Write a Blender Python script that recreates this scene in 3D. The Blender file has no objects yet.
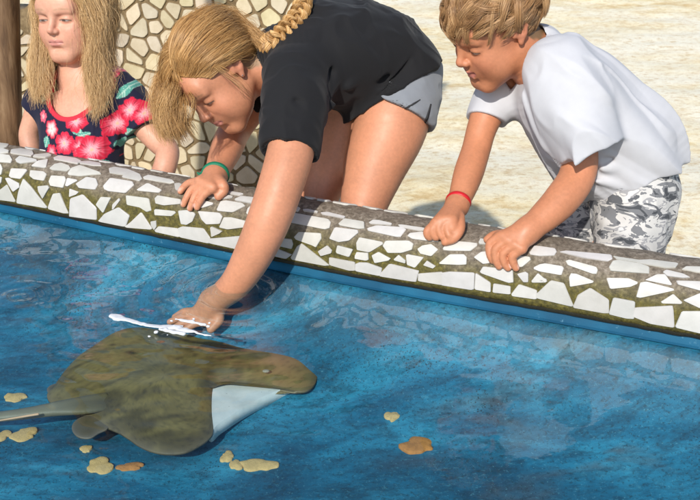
import bpy, math
import numpy as np
from mathutils import Vector
from concurrent.futures import ThreadPoolExecutor
rng = np.random.default_rng(7)
SC = bpy.context.scene
COL = SC.collection
PI = math.pi
# ------------------------------------------------------------------ camera
FOC = 972.2
PITCH = math.radians(25.0)
CAMZ = 0.85
CP, SP = math.cos(PITCH), math.sin(PITCH)
CAM = np.array([0.0, 0.0, CAMZ])
AX_R = np.array([1.0, 0, 0]); AX_U = np.array([0, SP, CP]); AX_F = np.array([0, CP, -SP])

def P(x, y, d):
    """point seen at photo pixel x, y at distance d along the view axis"""
    return CAM + d * (AX_F + AX_R * (x - 350) / FOC + AX_U * (250 - y) / FOC)

def onz(x, y, z):
    r = AX_F + AX_R * (x - 350) / FOC + AX_U * (250 - y) / FOC
    return CAM + r * ((z - CAMZ) / r[2])

def proj(Q):
    v = np.asarray(Q) - CAM
    d = v @ AX_F
    return np.stack([350 + FOC * (v @ AX_R) / d, 250 - FOC * (v @ AX_U) / d], -1)

def cdir(r, u, t):
    """direction from components right, up, towards the camera"""
    v = AX_R * r + AX_U * u - AX_F * t
    return v / np.linalg.norm(v)

def nrm(v):
    v = np.asarray(v, float)
    return v / np.linalg.norm(v)

def tag(o, label=None, cat=None, group=None, kind=None):
    if label: o['label'] = label
    if cat: o['category'] = cat
    if group: o['group'] = group
    if kind: o['kind'] = kind
    return o

def mesh_obj(name, V, F, mat=None, parent=None, smooth=True, cols=None, loc=None):
    """one mesh object from numpy arrays; F is an (n,4)/(n,3) array or a list of faces"""
    V = np.asarray(V, dtype=np.float64)
    if loc is not None:
        V = V - np.asarray(loc)
    me = bpy.data.meshes.new(name)
    if isinstance(F, np.ndarray):
        n, k = F.shape
        me.vertices.add(len(V)); me.vertices.foreach_set('co', V.astype(np.float32).ravel())
        me.loops.add(n * k); me.loops.foreach_set('vertex_index', F.astype(np.int32).ravel())
        me.polygons.add(n)
        me.polygons.foreach_set('loop_start', np.arange(0, n * k, k, dtype=np.int32))
        me.update(calc_edges=True)
    else:
        me.from_pydata([tuple(v) for v in V], [], [tuple(int(i) for i in f) for f in F])
        me.update()
    me.validate()
    if smooth:
        me.polygons.foreach_set('use_smooth', np.ones(len(me.polygons), dtype=bool))
    if cols is not None:
        a = me.color_attributes.new('Col', 'FLOAT_COLOR', 'POINT')
        c = np.ones((len(V), 4), dtype=np.float32); c[:, :3] = cols
        a.data.foreach_set('color', c.ravel())
    if mat: me.materials.append(mat)
    o = bpy.data.objects.new(name, me)
    COL.objects.link(o)
    if loc is not None: o.location = tuple(loc)
    if parent is not None:
        o.parent = parent
        if loc is None:
            o.matrix_parent_inverse = parent_inv(parent)
    return o

def parent_inv(p):
    from mathutils import Matrix
    return Matrix.Translation(-Vector(p.location))

def empty(name, loc):
    o = bpy.data.objects.new(name, None); COL.objects.link(o)
    o.location = tuple(loc); o.empty_display_size = .05
    return o

# ------------------------------------------------------------------ numpy noise
_T = np.random.default_rng(3).random((32, 32, 32)).astype(np.float32) * 2 - 1
def noise(p, scale=1.0, seed=0):
    q = np.asarray(p, dtype=np.float32) * scale + seed * 7.31
    i = np.floor(q).astype(np.int32); f = q - i; f = f * f * (3 - 2 * f)
    i &= 31; j = (i + 1) & 31
    x0, y0, z0 = i[..., 0], i[..., 1], i[..., 2]; x1, y1, z1 = j[..., 0], j[..., 1], j[..., 2]
    fx, fy, fz = f[..., 0], f[..., 1], f[..., 2]
    a = _T[x0, y0, z0] * (1 - fx) + _T[x1, y0, z0] * fx
    b = _T[x0, y1, z0] * (1 - fx) + _T[x1, y1, z0] * fx
    c = _T[x0, y0, z1] * (1 - fx) + _T[x1, y0, z1] * fx
    d = _T[x0, y1, z1] * (1 - fx) + _T[x1, y1, z1] * fx
    return (a * (1 - fy) + b * fy) * (1 - fz) + (c * (1 - fy) + d * fy) * fz

def fbm(p, scale, n=3, seed=0):
    s = 0; a = 1.0; t = 0
    for k in range(n):
        s = s + a * noise(p, scale * 2.03 ** k, seed + k); t += a; a *= .5
    return s / t

def sstep(a, b, x):
    t = np.clip((x - a) / (b - a), 0, 1)
    return t * t * (3 - 2 * t)

# ------------------------------------------------------------------ distance fields
def smin(a, b, k):
    if k <= 0: return np.minimum(a, b)
    h = np.maximum(k - np.abs(a - b), 0) / k
    return np.minimum(a, b) - h * h * k * .25

def smax(a, b, k): return -smin(-a, -b, k)

class Prim:
    op = 'add'; k = .01
    def bound(self): raise NotImplementedError

class Cone(Prim):                       # capsule with two radii
    def __init__(s, a, b, ra, rb, k=.01, op='add'):
        s.a, s.b, s.ra, s.rb, s.k, s.op = np.asarray(a, float), np.asarray(b, float), ra, rb, k, op
    def bound(s): return (s.a + s.b) / 2, np.linalg.norm(s.a - s.b) / 2 + max(s.ra, s.rb)
    def d(s, p):
        ab = s.b - s.a; t = np.clip(((p - s.a) @ ab) / max(ab @ ab, 1e-12), 0, 1)
        return np.sqrt((((p - s.a) - t[:, None] * ab) ** 2).sum(1)) - (s.ra + (s.rb - s.ra) * t)

class Ell(Prim):                        # ellipsoid in a frame (rows of R are its axes)
    def __init__(s, c, r, R=None, k=.01, op='add'):
        s.c, s.r, s.k, s.op = np.asarray(c, float), np.asarray(r, float), k, op
        s.R = np.eye(3) if R is None else np.asarray(R, float)
    def bound(s): return s.c, float(s.r.max())
    def d(s, p):
        q = (p - s.c) @ s.R.T
        k0 = np.sqrt(((q / s.r) ** 2).sum(1)); k1 = np.sqrt(((q / s.r ** 2) ** 2).sum(1))
        return np.where(k1 > 1e-9, k0 * (k0 - 1) / np.maximum(k1, 1e-9), -s.r.min())

def spline(K, n):
    """Catmull-Rom through the rows of K, n samples per span"""
    K = np.asarray(K, float)
    Q = np.vstack([2 * K[0] - K[1], K, 2 * K[-1] - K[-2]])
    out = []
    for i in range(1, len(Q) - 2):
        for t in np.linspace(0, 1, n, endpoint=False):
            a, b, c, d = Q[i - 1], Q[i], Q[i + 1], Q[i + 2]
            out.append(.5 * (2 * b + (c - a) * t + (2 * a - 5 * b + 4 * c - d) * t * t + (3 * b - a - 3 * c + d) * t ** 3))
    out.append(K[-1])
    return np.array(out)

class Loft(Prim):
    blocks = True
    """swept ellipse: rows of secs = (x, y, z, r_side, r_other); side = the direction r_side is measured in"""
    def __init__(s, secs, side=None, k=.02, n=6, op='add', clips=(), ck=.003):
        secs = [list(np.ravel(q)) for q in secs]
        for q in secs:
            if len(q) == 4: q.append(q[3])
        s.S = spline(secs, n); s.k = k; s.op = op; s.clips = clips; s.ck = ck
        s.side = None if side is None else nrm(side)
        if s.side is not None:                 # a frame at every section, so that neighbours agree
            w = np.gradient(s.S[:, :3], axis=0); w /= np.linalg.norm(w, axis=1)[:, None]
            sx = s.side - (w @ s.side)[:, None] * w; sx /= np.linalg.norm(sx, axis=1)[:, None]
            s.S = np.hstack([s.S[:, :5], sx, np.cross(w, sx)])
    def bound(s):
        c = (s.S[:, :3].min(0) + s.S[:, :3].max(0)) / 2
        return c, (np.linalg.norm(s.S[:, :3] - c, axis=1) + s.S[:, 3:5].max(1)).max()
    def seg(s, A, B, p):
        """squared distance to the centre line and the value of the swept ellipse there"""
        a, b = A[:3], B[:3]; ab = b - a; L = np.linalg.norm(ab)
        w = ab / L
        v = p - a; tc = np.clip(v @ ab / (L * L), 0, 1)
        rx = A[3] + (B[3] - A[3]) * tc
        off = v - tc[:, None] * ab; o2 = (off ** 2).sum(1)
        if s.side is None: return o2, np.sqrt(o2) - rx
        ry = A[4] + (B[4] - A[4]) * tc
        sx = A[5:8] + (B[5:8] - A[5:8]) * tc[:, None]; sy = A[8:11] + (B[8:11] - A[8:11]) * tc[:, None]
        x = (off * sx).sum(1); y = (off * sy).sum(1); z = np.sqrt(np.maximum(o2 - x * x - y * y, 0)); rz = np.minimum(rx, ry)
        x /= rx; y /= ry; z /= rz
        k0 = np.sqrt(x * x + y * y + z * z)
        x /= rx; y /= ry; z /= rz
        k1 = np.sqrt(x * x + y * y + z * z)
        return o2, np.where(k1 > 1e-6, k0 * (k0 - 1) / np.maximum(k1, 1e-6), -rz)
    def d(s, p, cent=None, hd=0, bs=1):
        best = np.full(len(p), .5); cl = np.full(len(p), 9.0)
        for A, B in zip(s.S[:-1], s.S[1:]):
            L = np.linalg.norm(A[:3] - B[:3])
            if L < 1e-6: continue
            if cent is None:
                o2, q = s.seg(A, B, p); m = o2 < cl; best[m] = q[m]; cl[m] = o2[m]; continue
            m = np.linalg.norm(cent - (A[:3] + B[:3]) / 2, axis=1) < L / 2 + max(A[3], A[4], B[3], B[4]) + hd + .03 + s.k
            if not m.any(): continue
            if bs == 1: i = np.nonzero(m)[0]
            else: i = (np.nonzero(m)[0][:, None] * bs + np.arange(bs)).ravel()
            o2, q = s.seg(A, B, p[i]); u = o2 < cl[i]; iu = i[u]; best[iu] = q[u]; cl[iu] = o2[u]
        for (c, n) in s.clips:                 # keeps the side the normal points away from
            best = smax(best, (p - c) @ n, s.ck)
        return best

def field(prims, p, cent=None, hd=0, bs=1, disp=None):
    """evaluate the ordered primitives on points p; points come in blocks of bs with centres cent"""
    D = np.full(len(p), 1.0, dtype=np.float64)
    nb = len(p) // bs
    for q in prims:
        c, r = q.bound()
        if cent is not None:
            m = np.linalg.norm(cent - c, axis=1) < r + hd + .03 + q.k
            if not m.any(): continue
            idx = (np.nonzero(m)[0][:, None] * bs + np.arange(bs)).ravel()
            pp = p[idx]; cc = cent[m]
        else:
            idx = slice(None); pp = p; cc = None
        d = q.d(pp, cc, hd, bs) if getattr(q, 'blocks', False) else q.d(pp)
        if q.op == 'add': D[idx] = smin(D[idx], d, q.k)
        else: D[idx] = smax(D[idx], -d, q.k)
    return D

def mesh_field(fn, prims_bound, h, pad=.02, B=8, slack=1.5, region=None):
    """surface nets on a sparse grid. fn(points, centres, halfdiag, blocksize) -> distance"""
    lo = np.min([c - r for c, r in prims_bound], 0) - pad; hi = np.max([c + r for c, r in prims_bound], 0) + pad
    if region is not None:
        lo = np.maximum(lo, region[0]); hi = np.minimum(hi, region[1])
    nb = np.ceil((hi - lo) / (B * h)).astype(int) + 1
    def blocks(lo, size, nbk):
        g = np.stack(np.meshgrid(*[np.arange(n) for n in nbk], indexing='ij'), -1).reshape(-1, 3)
        return g
    # two levels: big blocks first
    big = 4
    nbb = np.ceil(nb / big).astype(int)
    g = blocks(lo, None, nbb)
    cb = lo + (g + .5) * (B * h * big); hdb = B * h * big * .866
    keep = np.abs(fn(cb, cb, hdb, 1)) < hdb * slack + .01
    g = g[keep]
    off = blocks(None, None, (big, big, big))
    g = (g[:, None, :] * big + off[None]).reshape(-1, 3)
    c = lo + (g + .5) * (B * h); hd = B * h * .866
    keep = np.abs(fn(c, c, hd, 1)) < hd * slack + .002
    g = g[keep]; c = c[keep]
    n1 = B + 1
    o = np.stack(np.meshgrid(*[np.arange(n1)] * 3, indexing='ij'), -1).reshape(-1, 3)
    NX = (g.max() + 3) * B
    VK, VP, QK = [], [], []
    CH = 160
    def work(s):
        VK, VP, QK = [], [], []
        gg = g[s:s + CH]
        ip = (gg[:, None, :] * B + o[None])                       # integer grid points
        pts = lo + ip.reshape(-1, 3) * h
        D = fn(pts, c[s:s + CH], hd, n1 ** 3).reshape(-1, n1, n1, n1)
        base = gg * B
        # cell vertices
        cor = [D[:, i:i + B, j:j + B, k:k + B] for i in (0, 1) for j in (0, 1) for k in (0, 1)]
        ins = [q < 0 for q in cor]
        cnt = sum(q.astype(np.int8) for q in ins)
        m = (cnt > 0) & (cnt < 8)
        bi, ci, cj, ck = np.nonzero(m)
        if not len(bi): return None
        cv = np.stack([q[m] for q in cor], 1)
        acc = np.zeros((len(bi), 3)); num = np.zeros(len(bi))
        offs = np.array([(i, j, k) for i in (0, 1) for j in (0, 1) for k in (0, 1)], float)
        for e0 in range(8):
            for bit in (4, 2, 1):
                if e0 & bit: continue
                e1 = e0 | bit
                a, b = cv[:, e0], cv[:, e1]
                x = (a < 0) != (b < 0)
                t = np.where(x, a / np.where(a == b, 1, a - b), 0)
                acc += np.where(x[:, None], offs[e0] + t[:, None] * (offs[e1] - offs[e0]), 0); num += x
        acc /= num[:, None]
        cell = np.stack([base[bi, 0] + ci, base[bi, 1] + cj, base[bi, 2] + ck], 1)
        VP.append(lo + (cell + acc) * h)
        VK.append((cell[:, 0].astype(np.int64) * NX + cell[:, 1]) * NX + cell[:, 2])
        # faces: an edge with a sign change makes one quad
        A = D[:, :B, :B, :B] < 0
        for ax in range(3):
            sl = [slice(0, B)] * 3; sl[ax] = slice(1, B + 1)
            Bn = D[(slice(None),) + tuple(sl)] < 0
            x = A != Bn
            bi, ci, cj, ck = np.nonzero(x)
            inside = A[x]
            q = np.stack([base[bi, 0] + ci, base[bi, 1] + cj, base[bi, 2] + ck], 1)
            u = [np.zeros(3, int), np.zeros(3, int)]; u[0][(ax + 1) % 3] = 1; u[1][(ax + 2) % 3] = 1
            cs = [q - u[0] - u[1], q - u[1], q, q - u[0]]
            K = np.stack([(w[:, 0].astype(np.int64) * NX + w[:, 1]) * NX + w[:, 2] for w in cs], 1)
            K[~inside] = K[~inside][:, ::-1]
            QK.append(K)
        return VP, VK, QK
    with ThreadPoolExecutor(4) as ex:
        for res in ex.map(work, range(0, len(g), CH)):
            if res: VP += res[0]; VK += res[1]; QK += res[2]
    VK = np.concatenate(VK); VP = np.concatenate(VP); QK = np.concatenate(QK)
    od = np.argsort(VK); VK = VK[od]; VP = VP[od]
    idx = np.searchsorted(VK, QK); idx = np.clip(idx, 0, len(VK) - 1)
    ok = (VK[idx] == QK).all(1)
    return VP, idx[ok]

def smooth_mesh(V, F, n=1, w=.5):
    """a little Laplacian smoothing for surface-net meshes"""
    E = np.concatenate([F[:, [0, 1]], F[:, [1, 2]], F[:, [2, 3]], F[:, [3, 0]]])
    for _ in range(n):
        acc = np.zeros_like(V); cnt = np.zeros(len(V))
        for a, b in ((0, 1), (1, 0)):
            for ax in range(3):
                acc[:, ax] += np.bincount(E[:, a], weights=V[E[:, b], ax], minlength=len(V))
            cnt += np.bincount(E[:, a], minlength=len(V))
        V = V * (1 - w) + w * acc / np.maximum(cnt, 1)[:, None]
    return V

def main_piece(V, F):
    """drop loose crumbs: keep the largest connected piece"""
    lab = np.arange(len(V)); E = np.concatenate([F[:, [0, 1]], F[:, [1, 2]], F[:, [2, 3]]])
    while True:
        m = np.minimum(lab[E[:, 0]], lab[E[:, 1]]); old = lab.copy()
        np.minimum.at(lab, E[:, 0], m); np.minimum.at(lab, E[:, 1], m); lab = lab[lab]; lab = lab[lab]
        if (lab == old).all(): break
    big = np.bincount(lab[F[:, 0]]).argmax(); F = F[lab[F[:, 0]] == big]
    us, inv = np.unique(F, return_inverse=True)
    return V[us], inv.reshape(F.shape)

def solid(prims, h, slack=1.5, disp=None, region=None, sm=1):
    def fn(p, c, hd, bs):
        D = field(prims, p, c, hd, bs)
        if disp is not None and bs > 1:
            m = np.abs(D) < .03
            D[m] += disp(p[m])
        return D
    V, F = mesh_field(fn, [q.bound() for q in prims if q.op == 'add'], h, slack=slack, region=region)
    if sm: V = smooth_mesh(V, F, sm)
    return V, F

def shell(outer, inner, h, t=.0056, disp=None, sm=1, cut=None, slack=2.2):
    """cloth: the clipped outer field, hollowed near its openings so that hems read as thin edges"""
    planes = [(c, n, q.bound()) for q in outer if hasattr(q, 'clips') for c, n in q.clips]
    def fn(p, c, hd, bs):
        D = field(outer, p, c, hd, bs)
        if bs == 1:
            return np.maximum(D, cut(p)) if cut is not None else D
        m = np.abs(D) < .035
        I = np.full(len(p), .5)
        # the inner field on whole blocks that matter
        I = field(inner, p, c, hd, bs)
        op = np.full(len(p), .3)
        for pc, n, (bc, br) in planes:
            q = np.abs((p - pc) @ n) + .5 * np.maximum(np.linalg.norm(p - pc, axis=1) - .10, 0)
            op = np.minimum(op, q)
        if cut is not None: op = np.minimum(op, np.abs(cut(p)))
        I = I + t + .6 * np.clip(op - .016, 0, .1)
        if disp is not None:
            dd = disp(p[m]); D[m] += dd; I[m] += dd
        if cut is not None: D = np.maximum(D, cut(p))
        return np.maximum(D, -I)
    V, F = main_piece(*mesh_field(fn, [q.bound() for q in outer], h, slack=slack))
    if sm: V = smooth_mesh(V, F, sm)
    return V, F
# ------------------------------------------------------------------ materials
class NT:
    def __init__(s, name):
        s.m = bpy.data.materials.new(name); s.m.use_nodes = True
        s.t = s.m.node_tree; s.n = s.t.nodes; s.n.clear()
        s.out = s.n.new('ShaderNodeOutputMaterial')
    def new(s, typ, **kw):
        nd = s.n.new(typ)
        for k, v in kw.items():
            if k in ('inp',):
                for a, b in v.items(): nd.inputs[a].default_value = b
            else: setattr(nd, k, v)
        return nd
    def link(s, a, b): s.t.links.new(a, b)
    def noise(s, scale, detail=4, rough=.55, vec=None, dist=0):
        nd = s.new('ShaderNodeTexNoise'); nd.inputs['Scale'].default_value = scale
        nd.inputs['Detail'].default_value = detail; nd.inputs['Roughness'].default_value = rough
        nd.inputs['Distortion'].default_value = dist
        if vec is not None: s.link(vec, nd.inputs['Vector'])
        return nd.outputs['Fac']
    def coord(s, scale=(1, 1, 1), rot=(0, 0, 0)):
        tc = s.new('ShaderNodeTexCoord'); mp = s.new('ShaderNodeMapping')
        mp.inputs['Scale'].default_value = scale; mp.inputs['Rotation'].default_value = rot
        s.link(tc.outputs['Object'], mp.inputs['Vector']); return mp.outputs['Vector']
    def ramp(s, fac, stops):
        r = s.new('ShaderNodeValToRGB'); e = r.color_ramp.elements
        while len(e) < len(stops): e.new(.5)
        for i, (p, c) in enumerate(stops):
            e[i].position = p; e[i].color = (*c, 1) if len(c) == 3 else c
        s.link(fac, r.inputs['Fac']); return r.outputs['Color']
    def mix(s, fac, a, b, mode='MIX'):
        m = s.new('ShaderNodeMix', data_type='RGBA', blend_type=mode)
        for sock, v in ((m.inputs['Factor'], fac), (m.inputs[6], a), (m.inputs[7], b)):
            if hasattr(v, 'is_output'): s.link(v, sock)
            elif isinstance(v, (int, float)): sock.default_value = v
            else: sock.default_value = (*v, 1)
        return m.outputs[2]
    def math(s, op, a, b=0.0):
        m = s.new('ShaderNodeMath', operation=op)
        for sock, v in ((m.inputs[0], a), (m.inputs[1], b)):
            if hasattr(v, 'is_output'): s.link(v, sock)
            else: sock.default_value = v
        return m.outputs[0]
    def bump(s, h, strength=.3, dist=.002, normal=None):
        b = s.new('ShaderNodeBump'); b.inputs['Strength'].default_value = strength
        b.inputs['Distance'].default_value = dist; s.link(h, b.inputs['Height'])
        if normal is not None: s.link(normal, b.inputs['Normal'])
        return b.outputs['Normal']
    def attr(s, name='Col'):
        a = s.new('ShaderNodeAttribute'); a.attribute_name = name; return a.outputs['Color']
    def pbr(s, col, rough=.6, normal=None, **kw):
        b = s.new('ShaderNodeBsdfPrincipled')
        if hasattr(col, 'is_output'): s.link(col, b.inputs['Base Color'])
        else: b.inputs['Base Color'].default_value = (*col, 1)
        if hasattr(rough, 'is_output'): s.link(rough, b.inputs['Roughness'])
        else: b.inputs['Roughness'].default_value = rough
        if normal is not None: s.link(normal, b.inputs['Normal'])
        for k, v in kw.items():
            b.inputs[k.replace('_', ' ')].default_value = v
        s.link(b.outputs[0], s.out.inputs['Surface'])
        return s.m

def m_simple(name, col, rough=.6, var=.15, scale=40, bump=.2, bd=.001, **kw):
    t = NT(name); v = t.coord()
    n = t.noise(scale, 5, .6, v)
    c = t.mix(t.math('MULTIPLY', n, 1.0), tuple(x * (1 - var) for x in col), tuple(min(1, x * (1 + var)) for x in col))
    return t.pbr(c, rough, t.bump(t.noise(scale * 4, 4, .6, v), bump, bd), **kw)

def m_grout():
    t = NT('grout'); v = t.coord()
    big = t.noise(9, 4, .6, v); sm = t.noise(120, 5, .7, v)
    base = t.ramp(sm, [(.3, (.085, .068, .05)), (.5, (.19, .155, .115)), (.72, (.36, .31, .25))])
    moss = t.ramp(sm, [(.3, (.035, .032, .008)), (.55, (.12, .1, .02)), (.75, (.26, .22, .05))])
    # moss grows on the side near the water: object height with noise
    sep = t.new('ShaderNodeSeparateXYZ'); t.link(v, sep.inputs[0])
    z = t.math('ADD', sep.outputs[2], t.math('MULTIPLY', t.math('SUBTRACT', big, .5), .1))
    f = t.ramp(z, [(.068, (1, 1, 1)), (.106, (0, 0, 0))])
    c = t.mix(f, base, moss)
    return t.pbr(c, .75, t.bump(sm, .7, .003))

def m_tile():
    t = NT('white_tile'); v = t.coord()
    n = t.noise(35, 4, .6, v); n2 = t.noise(260, 3, .7, v)
    tint = t.attr()
    c = t.mix(1.0, t.ramp(n, [(.3, (.86, .86, .85)), (.7, (1, 1, 1))]), tint, 'MULTIPLY')
    dirt = t.ramp(n2, [(.24, (.75, .7, .6)), (.33, (1, 1, 1))])
    c = t.mix(.5, c, dirt, 'MULTIPLY')
    return t.pbr(c, .5, t.bump(n2, .3, .0006))

def m_poolpaint(name, dark=1.0, spec=True):
    t = NT(name); v = t.coord((1, 1, 1)); vs = t.coord((1, 2.4, 1), (0, 0, .3))
    big = t.noise(3.2, 4, .6, vs, .6); mid = t.noise(14, 5, .65, vs, .4); fine = t.noise(150, 5, .75, v)
    c = t.ramp(big, [(.34, (.004, .070, .130)), (.5, (.008, .150, .255)), (.66, (.035, .29, .43))])
    if spec:
        c = t.mix(t.ramp(mid, [(.48, (0, 0, 0)), (.66, (.65, .65, .65))]), c, (.008, .050, .085))
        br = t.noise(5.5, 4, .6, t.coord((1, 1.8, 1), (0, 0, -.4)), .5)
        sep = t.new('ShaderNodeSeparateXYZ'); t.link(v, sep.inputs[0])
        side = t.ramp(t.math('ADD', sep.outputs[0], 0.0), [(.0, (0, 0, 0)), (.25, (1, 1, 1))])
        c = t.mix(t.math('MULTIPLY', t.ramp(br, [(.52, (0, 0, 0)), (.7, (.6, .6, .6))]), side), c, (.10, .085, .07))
        md = t.noise(38, 6, .75, vs, .5)
        c = t.mix(.8, c, t.ramp(md, [(.34, (.40, .42, .45)), (.5, (.85, .88, .9)), (.66, (1.0, 1.0, 1.0))]), 'MULTIPLY')
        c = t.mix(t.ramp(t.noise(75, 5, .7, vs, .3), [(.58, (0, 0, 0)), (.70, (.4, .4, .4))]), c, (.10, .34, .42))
        vo = t.new('ShaderNodeTexVoronoi'); vo.inputs['Scale'].default_value = 170; t.link(v, vo.inputs['Vector'])
        den = t.noise(6, 3, .6, v)
        th = t.math('MULTIPLY', t.math('SUBTRACT', den, .42), 1.1)
        dots = t.math('LESS_THAN', vo.outputs['Distance'], th)
        c = t.mix(t.math('MULTIPLY', dots, .8), c, (.008, .02, .028))
        cs = t.ramp(fine, [(.54, (0, 0, 0)), (.64, (.75, .75, .75))])
        c = t.mix(cs, c, (.006, .035, .05))
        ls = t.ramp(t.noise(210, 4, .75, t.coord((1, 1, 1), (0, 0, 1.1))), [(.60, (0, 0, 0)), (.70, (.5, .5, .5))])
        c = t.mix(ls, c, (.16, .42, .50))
    return t.pbr(c, .55, t.bump(fine, .3, .002))

def m_water():
    t = NT('pool_water'); v = t.coord((1, 1.5, 1))
    n1 = t.noise(16, 3, .5, v, .6); n2 = t.noise(55, 2, .5, v, .3)
    h = t.math('ADD', n1, t.math('MULTIPLY', n2, .22))
    nor = t.bump(h, .07, .004)
    lw = t.new('ShaderNodeLayerWeight'); t.link(nor, lw.inputs['Normal'])      # Schlick's law from the facing term
    fr = t.math('ADD', t.math('MULTIPLY', t.math('POWER', lw.outputs['Facing'], 3.8), .96), .04)
    gl = t.new('ShaderNodeBsdfGlossy'); gl.inputs['Roughness'].default_value = .004; t.link(nor, gl.inputs['Normal'])
    tr = t.new('ShaderNodeBsdfTransparent'); tr.inputs['Color'].default_value = (.86, .96, .98, 1)
    mx = t.new('ShaderNodeMixShader'); t.link(fr, mx.inputs[0]); t.link(tr.outputs[0], mx.inputs[1]); t.link(gl.outputs[0], mx.inputs[2])
    t.link(mx.outputs[0], t.out.inputs['Surface'])
    return t.m

def m_sand():
    t = NT('sand'); v = t.coord(); vs = t.coord((.9, 1.35, 1), (0, 0, .12))
    big = t.noise(1.3, 5, .6, vs, .3); mid = t.noise(7, 6, .7, vs, .25); fine = t.noise(120, 5, .75, v); med = t.noise(24, 5, .7, t.coord((1, 1.8, 1)))
    c = t.ramp(mid, [(.36, (.76, .56, .28)), (.46, (.92, .78, .48)), (.56, (.96, .87, .62))])
    c = t.mix(t.ramp(big, [(.42, (0, 0, 0)), (.58, (.85, .85, .85))]), c, (.97, .92, .75))
    c = t.mix(t.ramp(med, [(.50, (0, 0, 0)), (.66, (.8, .8, .8))]), c, (.66, .47, .22))
    c = t.mix(.4, c, t.ramp(fine, [(.3, (.62, .56, .5)), (.55, (1, 1, 1))]), 'MULTIPLY')
    return t.pbr(c, .95, t.bump(mid, .4, .012, t.bump(fine, .6, .004)))

def m_wood():
    t = NT('wood'); v = t.coord((1, 1, .12))
    g = t.noise(70, 5, .65, v, .6); b = t.noise(14, 3, .6, v)
    c = t.ramp(g, [(.3, (.07, .035, .015)), (.5, (.2, .115, .055)), (.7, (.34, .22, .12))])
    c = t.mix(t.ramp(b, [(.4, (0, 0, 0)), (.65, (.6, .6, .6))]), c, (.16, .09, .045))
    return t.pbr(c, .7, t.bump(g, .6, .004))

def m_skin(name):
    t = NT(name); v = t.coord()
    f = t.noise(900, 3, .6, v); g = t.noise(60, 3, .6, v)
    c = t.attr()
    r = t.ramp(g, [(.3, (.42,) * 3), (.7, (.56,) * 3)])
    m = t.pbr(c, r, t.bump(f, .25, .0006), Subsurface_Weight=.07, Subsurface_Scale=.006, Specular_IOR_Level=.45)
    b = [n for n in t.n if n.type == 'BSDF_PRINCIPLED'][0]
    b.inputs['Subsurface Radius'].default_value = (1.0, .35, .2)
    return m

def m_cloth(name, col=None, rough=.85, scale=900, attr=False, sheen=.2, bump=.25):
    t = NT(name); v = t.coord()
    w = t.noise(scale, 2, .5, v); g = t.noise(30, 4, .6, v)
    base = t.attr() if attr else col
    c = t.mix(.35, base, t.ramp(g, [(.3, (.82,) * 3), (.7, (1,) * 3)]), 'MULTIPLY')
    return t.pbr(c, rough, t.bump(w, bump, .0006), Sheen_Weight=sheen, Specular_IOR_Level=.25)

def m_hair(name, a, b, c, rough=.35):
    t = NT(name)
    at = t.new('ShaderNodeAttribute'); at.attribute_name = 'tone'
    col = t.ramp(at.outputs['Fac'], [(.1, a), (.5, b), (.9, c)])
    h = t.pbr(col, rough, Specular_IOR_Level=.5, Subsurface_Weight=0)
    return t.m
# ------------------------------------------------------------------ the setting
GZ = -0.485           # sand level behind the pool
ZB = 0.021            # lower edge of the mosaic above the water
_bot = np.array([onz(x, y, ZB)[:2] for x, y in
                 [(-160, 168), (-80, 185), (0, 201.5), (90, 220.5), (180, 239.5), (280, 259.5), (380, 279), (465, 294), (550, 309), (625, 322.5), (700, 336), (790, 352)]])
# straight run-outs on both sides, then one smooth curve through it all
d0 = nrm(_bot[0] - _bot[2]); d1 = nrm(_bot[-1] - _bot[-3])
_k = np.vstack([_bot[0] + d0 * 3.2, _bot[0] + d0 * 2.1, _bot[0] + d0 * 1.1, _bot[0] + d0 * .5, _bot, _bot[-1] + d1 * .5, _bot[-1] + d1 * 1.1, _bot[-1] + d1 * 2.4])
PLAN = spline(_k, 12)
for _ in range(30): PLAN[1:-1] = PLAN[1:-1] * .5 + (PLAN[:-2] + PLAN[2:]) * .25
_seg = np.linalg.norm(np.diff(PLAN, axis=0), axis=1); ARC = np.concatenate([[0], np.cumsum(_seg)])
PROF = spline([(.000, ZB), (.002, .045), (.006, .070), (.014, .090), (.028, .107), (.048, .117), (.072, .121), (.096, .119), (.114, .110), (.124, .092), (.127, .05), (.128, -.10)], 8)
_ps = np.linalg.norm(np.diff(PROF, axis=0), axis=1); PARC = np.concatenate([[0], np.cumsum(_ps)])

def curb(s, v, lift=0.0):
    """point on the rim: s along it, v round its profile from the water side"""
    s = np.asarray(s, float); v = np.asarray(v, float)
    x = np.interp(s, ARC, PLAN[:, 0]); y = np.interp(s, ARC, PLAN[:, 1])
    e = .01
    tx = np.interp(s + e, ARC, PLAN[:, 0]) - np.interp(s - e, ARC, PLAN[:, 0]); ty = np.interp(s + e, ARC, PLAN[:, 1]) - np.interp(s - e, ARC, PLAN[:, 1])
    L = np.hypot(tx, ty); nx, ny = -ty / L, tx / L
    sg = np.where(ny < 0, -1, 1); nx, ny = nx * sg, ny * sg          # away from the camera
    o = np.interp(v, PARC, PROF[:, 0]); z = np.interp(v, PARC, PROF[:, 1])
    do = np.interp(v + .002, PARC, PROF[:, 0]) - np.interp(v - .002, PARC, PROF[:, 0]); dz = np.interp(v + .002, PARC, PROF[:, 1]) - np.interp(v - .002, PARC, PROF[:, 1])
    l = np.hypot(do, dz) + 1e-9; no, nz = -dz / l, do / l
    o = o + no * lift; z = z + nz * lift
    return np.stack([x + nx * o, y + ny * o, z], -1)

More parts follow.
